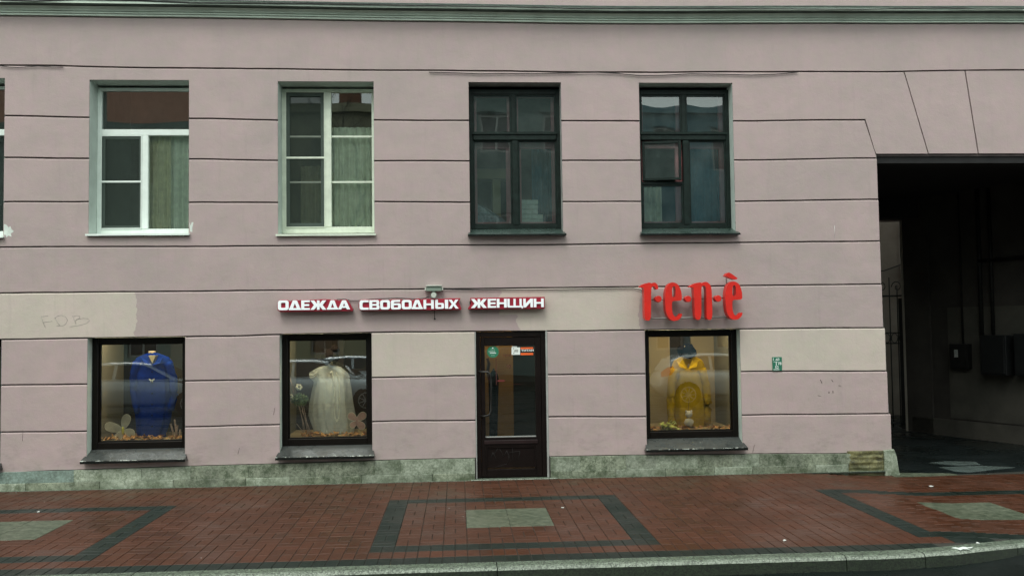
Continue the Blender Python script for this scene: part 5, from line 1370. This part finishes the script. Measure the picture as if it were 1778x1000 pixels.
for l, r, b in rowsb:
    n_ = 4 if r > 940 else 3
    for k in range(n_):
        wslab(lerp(l, r, k / n_) + .3, lerp(l, r, (k + 1) / n_), b - 7.8, b, .40 + .008 * (k % 2), .12, 'blocks', 'block', th)
m = MB(); P = [at(825, 391, .5), at(827, 352, .5), at(850, 366, .48), at(874, 381, .5), at(884, 391, .5)]
m.add([tuple(p) for p in P], [(0, 1, 2, 3, 4)]); m.tube([tuple(P[1]), tuple(P[2]), tuple(P[3]), tuple(P[4])], .007, 5)
tag(m.build('plastic_sheet', simple('crumpled_plastic', (.30, .34, .34), .25, .4, 20, .8, 30)), 'crumpled plastic sheet slanting across the left lower pane above the door', 'sheet')

# ------------------------------------------------------------------ pavement, kerb, road
MOD = .21675; PX0 = -.805; PY0 = -4.035
def dip(x): return -.065 * smoothstep(4.3, 5.6, x)
def gz(x, y): return dip(x)
KC = [(-30, PY0), (3.7, PY0), (4.25, -3.955), (4.65, -3.82), (5.05, -3.63), (5.6, -3.50), (6.5, -3.44), (40, -3.44)]
def kerb_y(x):
    for (a, b), (c, d) in zip(KC, KC[1:]):
        if x <= c: return lerp(b, d, (x - a) / (c - a))
    return KC[-1][1]
# base sheet
xs = [x * .2 for x in range(-100, 101)]
m = MB()
def sheet(m, ys, zoff):
    vs = []; 
    for x in xs:
        for t in ys: 
            y = lerp(kerb_y(x), 0.1, t); vs.append((x, y, gz(x, y) + zoff))
    n_ = len(ys); m.add(vs, [(i * n_ + j, (i + 1) * n_ + j, (i + 1) * n_ + j + 1, i * n_ + j + 1) for i in range(len(xs) - 1) for j in range(n_ - 1)])
sheet(m, [0, .25, .5, .75, 1], -.0065)
pave = m.build('pavement', 'joint', None, kind='structure')
# one paver mesh for each orientation (chamfered), shared
def paver_mesh(name, lx, ly, mat):
    c = .0045; h = .035; hx, hy = lx / 2 - .0025, ly / 2 - .0012
    vs = [(-hx, -hy, -h), (hx, -hy, -h), (hx, hy, -h), (-hx, hy, -h), (-hx, -hy, -c), (hx, -hy, -c), (hx, hy, -c), (-hx, hy, -c), (-hx + c, -hy + c, 0), (hx - c, -hy + c, 0), (hx - c, hy - c, 0), (-hx + c, hy - c, 0)]
    fs = [(8, 9, 10, 11)] + [(i, (i + 1) % 4, (i + 1) % 4 + 4, i + 4) for i in range(4)] + [(i + 4, (i + 1) % 4 + 4, (i + 1) % 4 + 8, i + 8) for i in range(4)]
    me = bpy.data.meshes.new(name); me.from_pydata(vs, [], fs); me.materials.append(M[mat]); me.update(); return me, vs, fs
bricks = []   # (x, y, horizontal?, colour)
NC0, NC1 = -46, 62
for cidx in range(NC0, NC1):
    xm = PX0 + (cidx + .5) * MOD; cc = (cidx) % 23
    for r in range(0, 19):
        ym = PY0 + (r + .5) * MOD
        if ym - MOD * .1 > -.02: continue
        kind = 'red'
        if r == 0: kind = 'darkp'
        if cc < 12 and 2 <= r <= 12 and (cc in (0, 11) or r in (2, 12)): kind = 'darkp'
        if 4 <= cc < 8 and 6 <= r < 10: continue
        if xm > 5.6 and ym > -.15: continue
        vert = (cidx + r) % 2 == 0
        if r in (0, 1, 2): vert = True
        if kind == 'darkp' and cc in (0, 11) and 2 < r < 12: vert = (cidx + r) % 2 == 0
        ky = kerb_y(xm)
        kd = None
        if xm > 3.7:      # the kerb's curve: dark band follows it
            if ym < ky + .02: continue
            if ym < ky + MOD: kind = 'darkp'
            elif r == 0: kind = 'red'
        if vert: bricks += [(xm - MOD / 4, ym, 0, kind), (xm + MOD / 4, ym, 0, kind)]
        else: bricks += [(xm, ym - MOD / 4, 1, kind), (xm, ym + MOD / 4, 1, kind)]
def inframe(x, y, z=0):
    d_ = Vector((x, y + CAM_D, z - CAM_H)); w_ = d_.dot(CF); u = 889 + F_PX * d_.dot(CR) / w_; v = 500 - F_PX * d_.dot(CU) / w_
    return -10 < u < 1788 and v < 1005
for kind, nm in (('red', 'red_brick'), ('darkp', 'dark_brick')):
    meV, vV, fV = paver_mesh(nm, MOD / 2, MOD, kind); meH, vH, fH = paver_mesh(nm, MOD, MOD / 2, kind)
    L = [b for b in bricks if b[3] == kind]
    L.sort(key=lambda b: (0 if inframe(b[0], b[1]) else 1, math.hypot(b[0], b[1] + CAM_D)))
    big, rest = L[:300], L[300:]
    rr = random.Random(5)
    def pose(b):
        return (b[0] + rr.uniform(-.0007, .0007), b[1] + rr.uniform(-.0007, .0007), gz(b[0], b[1]) + rr.uniform(-.0012, .0012)), (rr.gauss(0, .0028), rr.gauss(0, .0028), rr.gauss(0, .004))
    for b in big:
        p_, e_ = pose(b); ob = bpy.data.objects.new(nm, meH if b[2] else meV); COL.objects.link(ob)
        ob.parent = pave; ob.location = Vector(p_) - ORG[pave.name]; ob.rotation_euler = e_
    m = MB()
    for b in rest:
        p_, e_ = pose(b); vs = vH if b[2] else vV
        m.add([(p_[0] + x, p_[1] + y, p_[2] + z + x * e_[1] * -1 + y * e_[0]) for x, y, z in vs], fH)
    m.build(nm, kind, pave, kind='stuff')
for k in (-1, 0, 1):
    for i in range(2):
        for j in range(2):
            xa = PX0 + (k * 23 + 4 + i * 2) * MOD; ya = PY0 + (6 + j * 2) * MOD
            if k == 1 and i == 1: pass
            z = gz(xa + .2, ya); zb_ = gz(xa + .43, ya)
            m = MB(); m.box(xa + .0015, xa + 2 * MOD - .0015, ya + .0005, ya + 2 * MOD - .0005, -.04, .0, .003)
            m.v = [(x, y, zz + gz(x, y) + .0006 * (i - j)) for x, y, zz in m.v]
            m.build('concrete_slab', 'slab', pave)
# mortar fillet at the wall and by the door
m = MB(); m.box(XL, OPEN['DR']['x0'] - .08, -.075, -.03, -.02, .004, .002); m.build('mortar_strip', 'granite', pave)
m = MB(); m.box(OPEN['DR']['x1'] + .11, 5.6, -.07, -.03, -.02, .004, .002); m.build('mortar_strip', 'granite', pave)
# concrete edge at the passage mouth
m = MB(); m.prism_z([(5.68, -.16), (6.15, -.17), (6.55, -.12), (6.5, -.02), (5.9, .1), (5.68, .1)], -.1, -.056); m.build('concrete_edge', 'slab', pave)
# kerb stones
kerb = empty('kerb', (0, -4.1, -.12)); kerb['kind'] = 'structure'
KJ = [-14.4, -11.46, -8.53, -5.6, -2.65, .298, 3.229, 3.9, 4.85, 5.8, 7.2, 10.2, 13.2]
KW = .175
for a, b in zip(KJ, KJ[1:]):
    n_ = max(3, int((b - a) / .12)); rings = []
    for i in range(n_ + 1):
        x = lerp(a + .004, b - .004, i / n_); y = kerb_y(x) - .004; z = gz(x, y) + .004
        dx = .05; ty = (kerb_y(x + dx) - kerb_y(x - dx)) / (2 * dx); nl = math.hypot(1, ty); nx_, ny_ = ty / nl, -1 / nl
        j = lambda s__: .0035 * noise.noise(Vector((x * 9, s__, a)))
        prof = [(0, -.25), (0, -.004), (.008, 0), (KW - .045, .0), (KW - .016, -.008), (KW, -.028), (KW + .006, -.25)]
        rings.append([(x + nx_ * (q + j(1 + q * 9)), y + ny_ * (q + j(1 + q * 9)), z + zz + (j(zz * 40) if q > .01 else 0)) for q, zz in prof])
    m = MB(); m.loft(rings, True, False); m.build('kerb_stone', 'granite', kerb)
# spilled white paint on the kerb, litter
def flat(pts, z, mat, name, lab, cat, th=.003):
    m = MB(); m.prism_z([(gx(*q, z).x, gx(*q, z).y) for q in pts][::-1], z, z + th); return tag(m.build(name, mat), lab, cat)
flat([(1652, 951), (1659, 949.5), (1664, 951), (1672, 948.8), (1680, 950), (1690, 949), (1686, 951.5), (1678, 951.2), (1684, 953.5), (1672, 953), (1668, 955), (1661, 952.5)], gz(4.3, 0) + .006, 'splash', 'paint_spill', 'white paint spilled on the kerb where it starts to curve', 'paint')
for i, (x, y, lab) in enumerate(((1616, 844.5, 'crumpled white scrap on the bricks in front of the passage'), (67, 889, 'small white scrap on the upper dark band at the left'), (977, 882, 'tiny white scrap just right of the middle slabs'), (1362, 938.5, 'tiny white scrap on the bricks near the right kerb'), (1698, 943.5, 'white crumb on the kerb stone near the right edge'))):
    p = gx(x, y, dip(gx(x, y).x)); s_ = .035 if i == 0 else .016; m = MB(); q = []
    for k in range(9): q.append((p.x + s_ * math.cos(k * .7) * random.uniform(.5, 1.2), p.y + s_ * .8 * math.sin(k * .7) * random.uniform(.5, 1.2)))
    m.ball((p.x, p.y, p.z + .006), s_, s_ * .7, .008, 10, 5, .8); tag(m.build('litter', 'litter'), lab, 'litter', 'scraps of litter on the pavement')
rl = random.Random(11); m = MB()
for i in range(22):
    x, y = rl.uniform(-6, 7), rl.uniform(-3.9, -.1); s_ = rl.uniform(.002, .005); m.ball((x, y, gz(x, y) + .003), s_, s_ * .8, s_ * .5, 6, 4)
tag(m.build('grit', 'litter', None, kind='stuff'), 'pale specks of grit strewn over the wet pavement', 'grit')
# road, passage floor
def road_z(y): return interp([(-30, -.25), (-20, -.32), (-12.5, -.30), (-8, -.20), (-4.0, -.115), (-3, -.115)], y)
m = MB(); ys = [-22.2, -20, -17, -14, -12.5, -11, -9.5, -8, -6.5, -5.5, -4.6, -4.2, -3.3]; vs = [(x, y, road_z(y)) for x in (-60, -30, -15, -5, 0, 5, 10, 20, 40, 60) for y in ys]
n_ = len(ys); m.add(vs, [(i * n_ + j, (i + 1) * n_ + j, (i + 1) * n_ + j + 1, i * n_ + j + 1) for i in range(9) for j in range(n_ - 1)])
m.build('road', 'asphalt', None, kind='structure')
m = MB(); m.box(-60, 60, -26, -22.2, -.6, -.15, .01); m.build('far_pavement', 'joint', None, kind='structure')
m = MB(); m.box(-60, 60, -60, 40, -1.0, -.7); m.build('ground', 'asphalt', None, kind='structure')
m = MB()
nx_, ny_ = 24, 30; vs = []
for j in range(ny_ + 1):
    for i in range(nx_ + 1):
        x = lerp(5.2, 12.5, i / nx_); y = lerp(-.10, 7.4, j / ny_); vs.append((x, y, -.072 + .012 * noise.noise(Vector((x * .8, y * .8, 0))) * min(1, j / 3)))
m.add(vs, [(j * (nx_ + 1) + i, j * (nx_ + 1) + i + 1, (j + 1) * (nx_ + 1) + i + 1, (j + 1) * (nx_ + 1) + i) for j in range(ny_) for i in range(nx_)], True)
m.build('passage_floor', 'passage_floor', None, kind='structure')
pl = simple('pale_wet_concrete', (.10, .13, .12), .12, .3, 5)
for pts in (((1614, 803), (1640, 800.5), (1692, 801), (1703, 806.5), (1660, 808), (1640, 806)), ((1630, 811), (1700, 808), (1762, 811), (1720, 815), (1680, 819), (1655, 817))):
    m = MB(); m.prism_z([(gx(*q, -.066).x, gx(*q, -.066).y) for q in pts][::-1], -.1, -.064); m.build('concrete_patch', pl, pave)

# ------------------------------------------------------------------ what the glass reflects: cars and houses across the street
def car(lab, x_tail, y_near, paint, name='parked_car', L=4.25, H=1.42, rot=1):
    """x_tail: rear end; the nose points to +x; y_near: flank that faces the shop"""
    W = 1.72; yc = y_near - W / 2; z0 = road_z(yc)
    th = thing(name, lab, 'car', (x_tail + L / 2, yc, z0), 'cars parked across the street')
    P = lambda u: x_tail + u * L
    top = [(0, .62), (.02, .90), (.06, .955), (.30, .95), (.55, .93), (.70, .915), (.83, .85), (.93, .77), (.985, .66), (1.0, .55)]
    st = [0, .012, .04, .09, .18, .30, .45, .60, .72, .82, .90, .955, .985, 1.0]
    m = MB(); rings = []
    for u in st:
        h_ = interp(top, u); e = 1 - .12 * smoothstep(.10, 0, u) - .16 * smoothstep(.84, 1.0, u); hw = W / 2 * e
        b_ = .24 + .12 * (smoothstep(.04, 0, u) + smoothstep(.96, 1, u))
        k = (h_ - b_) / .70
        half = [(hw - .14, b_), (hw - .055, b_ + .12 * k), (hw - .012, b_ + .34 * k), (hw, b_ + .48 * k), (hw - .03, b_ + .58 * k), (hw - .085, h_ - .035), (hw - .20, h_)]
        rings.append([(P(u), yc + y, z0 + z) for y, z in half] + [(P(u), yc - y, z0 + z) for y, z in reversed(half)])
    m.loft(rings, True, True); m.build('body', paint, th)
    for u in (.18, .80):
        m = MB(); m.disc((P(u), z0 + .31), .355, y_near - .005, y_near - .3, 28); m.build('wheel_arch', 'black', th)
    roof = [(.04, .94), (.085, 1.25), (.16, 1.37), (.30, H), (.45, H - .01), (.55, 1.36), (.76, .90)]
    m = MB(); rings = []
    for t_, (ya, yb_) in enumerate(((.10, .28), (.16, .34), (W - .16, W - .34), (W - .10, W - .28))):
        rings.append([(P(u), y_near - lerp(ya, yb_, smoothstep(.94, 1.38, z)), z0 + z - (.035 if t_ in (0, 3) and z > 1.1 else 0)) for u, z in roof])
    m.loft(rings, True, False); m.build('cabin', paint, th, bevel=.015)
    def side(pts_, nm, mat, yo=.012):
        m = MB()
        vs = [(P(u), y_near - (.10 + .18 * smoothstep(.94, 1.38, z) if z > .9 else .03) + yo, z0 + z) for u, z in pts_]; n_ = len(vs)
        m.add(vs, [tuple(range(n_))]); return m.build(nm, mat, th)
    side([(.17, .99), (.13, 1.12), (.16, 1.27), (.24, 1.34), (.33, 1.35), (.33, .985)], 'side_window', 'car_glass')
    side([(.35, .985), (.35, 1.35), (.45, 1.345), (.53, 1.30), (.68, .975)], 'side_window', 'car_glass')
    m = MB(); m.add([(P(.555), y_near - .25, z0 + 1.335), (P(.555), y_near - W + .25, z0 + 1.335), (P(.725), y_near - W + .12, z0 + .965), (P(.725), y_near - .12, z0 + .965)], [(0, 1, 2, 3)]); 
    m.v = [(x + .02, y, z + .012) for x, y, z in m.v]; m.build('windscreen', 'car_glass', th)
    side([(.0, .80), (.005, .95), (.05, 1.06), (.085, 1.10), (.10, 1.0), (.07, .86)], 'tail_lamp', 'tail', .05)
    side([(.90, .72), (.88, .82), (.93, .80), (.985, .68), (.985, .60)], 'headlight', 'rim', .035)
    for u in (.18, .80):
        w_ = empty('wheel', (P(u), y_near - .1, z0 + .31), th)
        m = MB(); rings = [[(P(u) + r_ * math.cos(2 * PI * k / 28), yy, z0 + .31 + r_ * math.sin(2 * PI * k / 28)) for k in range(28)] for r_, yy in ((.22, y_near - .02), (.29, y_near - .01), (.31, y_near - .04), (.31, y_near - .2), (.22, y_near - .22))]
        m.loft(rings, True, True); m.build('tyre', 'tyre', w_)
        m = MB(); m.tube([(P(u) + .205 * math.cos(2 * PI * k / 24), y_near - .008, z0 + .31 + .205 * math.sin(2 * PI * k / 24)) for k in range(25)], .016, 5)
        for k in range(9):
            a_ = 2 * PI * k / 9; m.tube([(P(u), y_near - .006, z0 + .31), (P(u) + .2 * math.cos(a_), y_near - .008, z0 + .31 + .2 * math.sin(a_))], .02, 5, .012)
        m.build('rim', 'rim', w_)
    return th
car('white hatchback across the street, mirrored in the yellow coat window', 5.62, -12.6, 'car_white')
car('silver blue hatchback parked across the street, mirrored in the white dress window', -5.95, -12.6, 'car_silver')
car('grey hatchback parked across the street, mirrored in the blue coat window', -10.7, -12.6, 'car_dark')
car('second silver car, farther back across the street than the others', -4.7, -15.4, 'car_silver')
# houses
def far_house(lab, x0, x1, H, wall, y=-26.0, nfl=3, roof='roof_metal', rh=.2):
    th = thing('street_house', lab, 'building', ((x0 + x1) / 2, y, -.15), 'houses across the street')
    zb = -.15; dx = 2.6; ncol = int((x1 - x0 - .8) / dx); off = (x1 - x0 - ncol * dx) / 2
    m = MB(); fl = H / nfl
    wins = [(x0 + off + i * dx + .7, x0 + off + i * dx + 1.9, zb + j * fl + 1.0, zb + j * fl + 2.7) for i in range(ncol) for j in range(nfl)]
    m.box(x0, x1, y - 5, y - .25, zb, zb + H)
    xs_ = sorted({x0, x1} | {w_[0] for w_ in wins} | {w_[1] for w_ in wins}); zs_ = sorted({zb, zb + H} | {w_[2] for w_ in wins} | {w_[3] for w_ in wins})
    for xa, xb in zip(xs_, xs_[1:]):
        for za, zc_ in zip(zs_, zs_[1:]):
            cx_, cz_ = (xa + xb) / 2, (za + zc_) / 2
            if any(a < cx_ < b and c < cz_ < e for a, b, c, e in wins): continue
            m.quad((xb, y, za), (xa, y, za), (xa, y, zc_), (xb, y, zc_))
    m.build('wall', wall, th)
    for a, b, c, e in wins:
        w_ = MB(); rect_frame(w_, a, b, c, e, y - .2, y - .12, .09, c=0); w_.box((a + b) / 2 - .04, (a + b) / 2 + .04, y - .2, y - .13, c + .09, e - .09); wo_ = w_.build('window', 'rail', th)
        w_ = MB(); w_.quad((b, y - .17, c), (a, y - .17, c), (a, y - .17, e), (b, y - .17, e)); w_.build('pane', 'car_glass', wo_)
        w_ = MB(); w_.box(a - .15, b + .15, y + .001, y + .09, e + .05, e + .22); w_.build('lintel', wall, th)
    m = MB(); m.box(x0 - .1, x1 + .1, y + .001, y + .35, zb + H - .35, zb + H); m.box(x0, x1, y + .001, y + .12, zb + fl + .05, zb + fl + .25); m.build('cornice', wall, th)
    m = MB(); z_ = zb + H + .001; m.add([(x0 - .1, y + .35, z_), (x1 + .1, y + .35, z_), (x1 + .1, y - 5, z_), (x0 - .1, y - 5, z_), (x0 + .3, y - 2.4, z_ + rh), (x1 - .3, y - 2.4, z_ + rh)], [(0, 1, 5, 4), (2, 3, 4, 5), (1, 2, 5), (3, 0, 4), (3, 2, 1, 0)]); m.build('roof', roof, th)
    for cx_ in (lerp(x0, x1, .3), lerp(x0, x1, .75)):
        m = MB(); m.box(cx_, cx_ + .8, y - 2.5, y - 1.7, zb + H + .2, zb + H + 1.3); m.build('chimney', 'facade_orange', th)
far_house('grey green house with a terracotta roof across the street, mirrored in the left upper windows', -34, -10.4, 10.9, 'facade_grey', roof='facade_orange', rh=2.2)
far_house('low yellowish house across the street, mirrored in the barred white window', -10.4, -3.4, 11.62, 'facade_yellow')
far_house('taller slate grey house across the street, mirrored above the shop door', -3.4, 6.8, 12.8, 'facade_slate')
far_house('blue grey house across the street, mirrored in the right upper windows', 6.8, 37.4, 11.6, 'facade_blue')
# bare tree across the street
th = thing('bare_tree', 'bare dark street tree across the road, mirrored in the barred white window', 'tree', (-5.0, -23.5, -.15))
rt = random.Random(4); tr = MB(); tw = MB()
def grow(mb, p, d_, L, r_, lev):
    q = p + d_ * L; mid = lerp(p, q, .5) + Vector((rt.uniform(-1, 1), rt.uniform(-1, 1), 0)) * L * .06
    mb.tube([tuple(p), tuple(mid), tuple(q)], r_, 5, r_ * .65, cap=False)
    if lev <= 0: return
    for k in range(3 if lev > 1 else 4):
        nd = (d_ + Vector((rt.uniform(-.8, .8), rt.uniform(-.8, .8), rt.uniform(-.1, .5)))).normalized(); grow(tw, q if k < 2 else mid, nd, L * rt.uniform(.6, .8), r_ * .55, lev - 1)
grow(tr, Vector((-5, -23.5, -.15)), Vector((0, 0, 1)), 4.2, .17, 5)
tr.build('trunk', 'bark', th); tw.build('crown', 'bark', th)
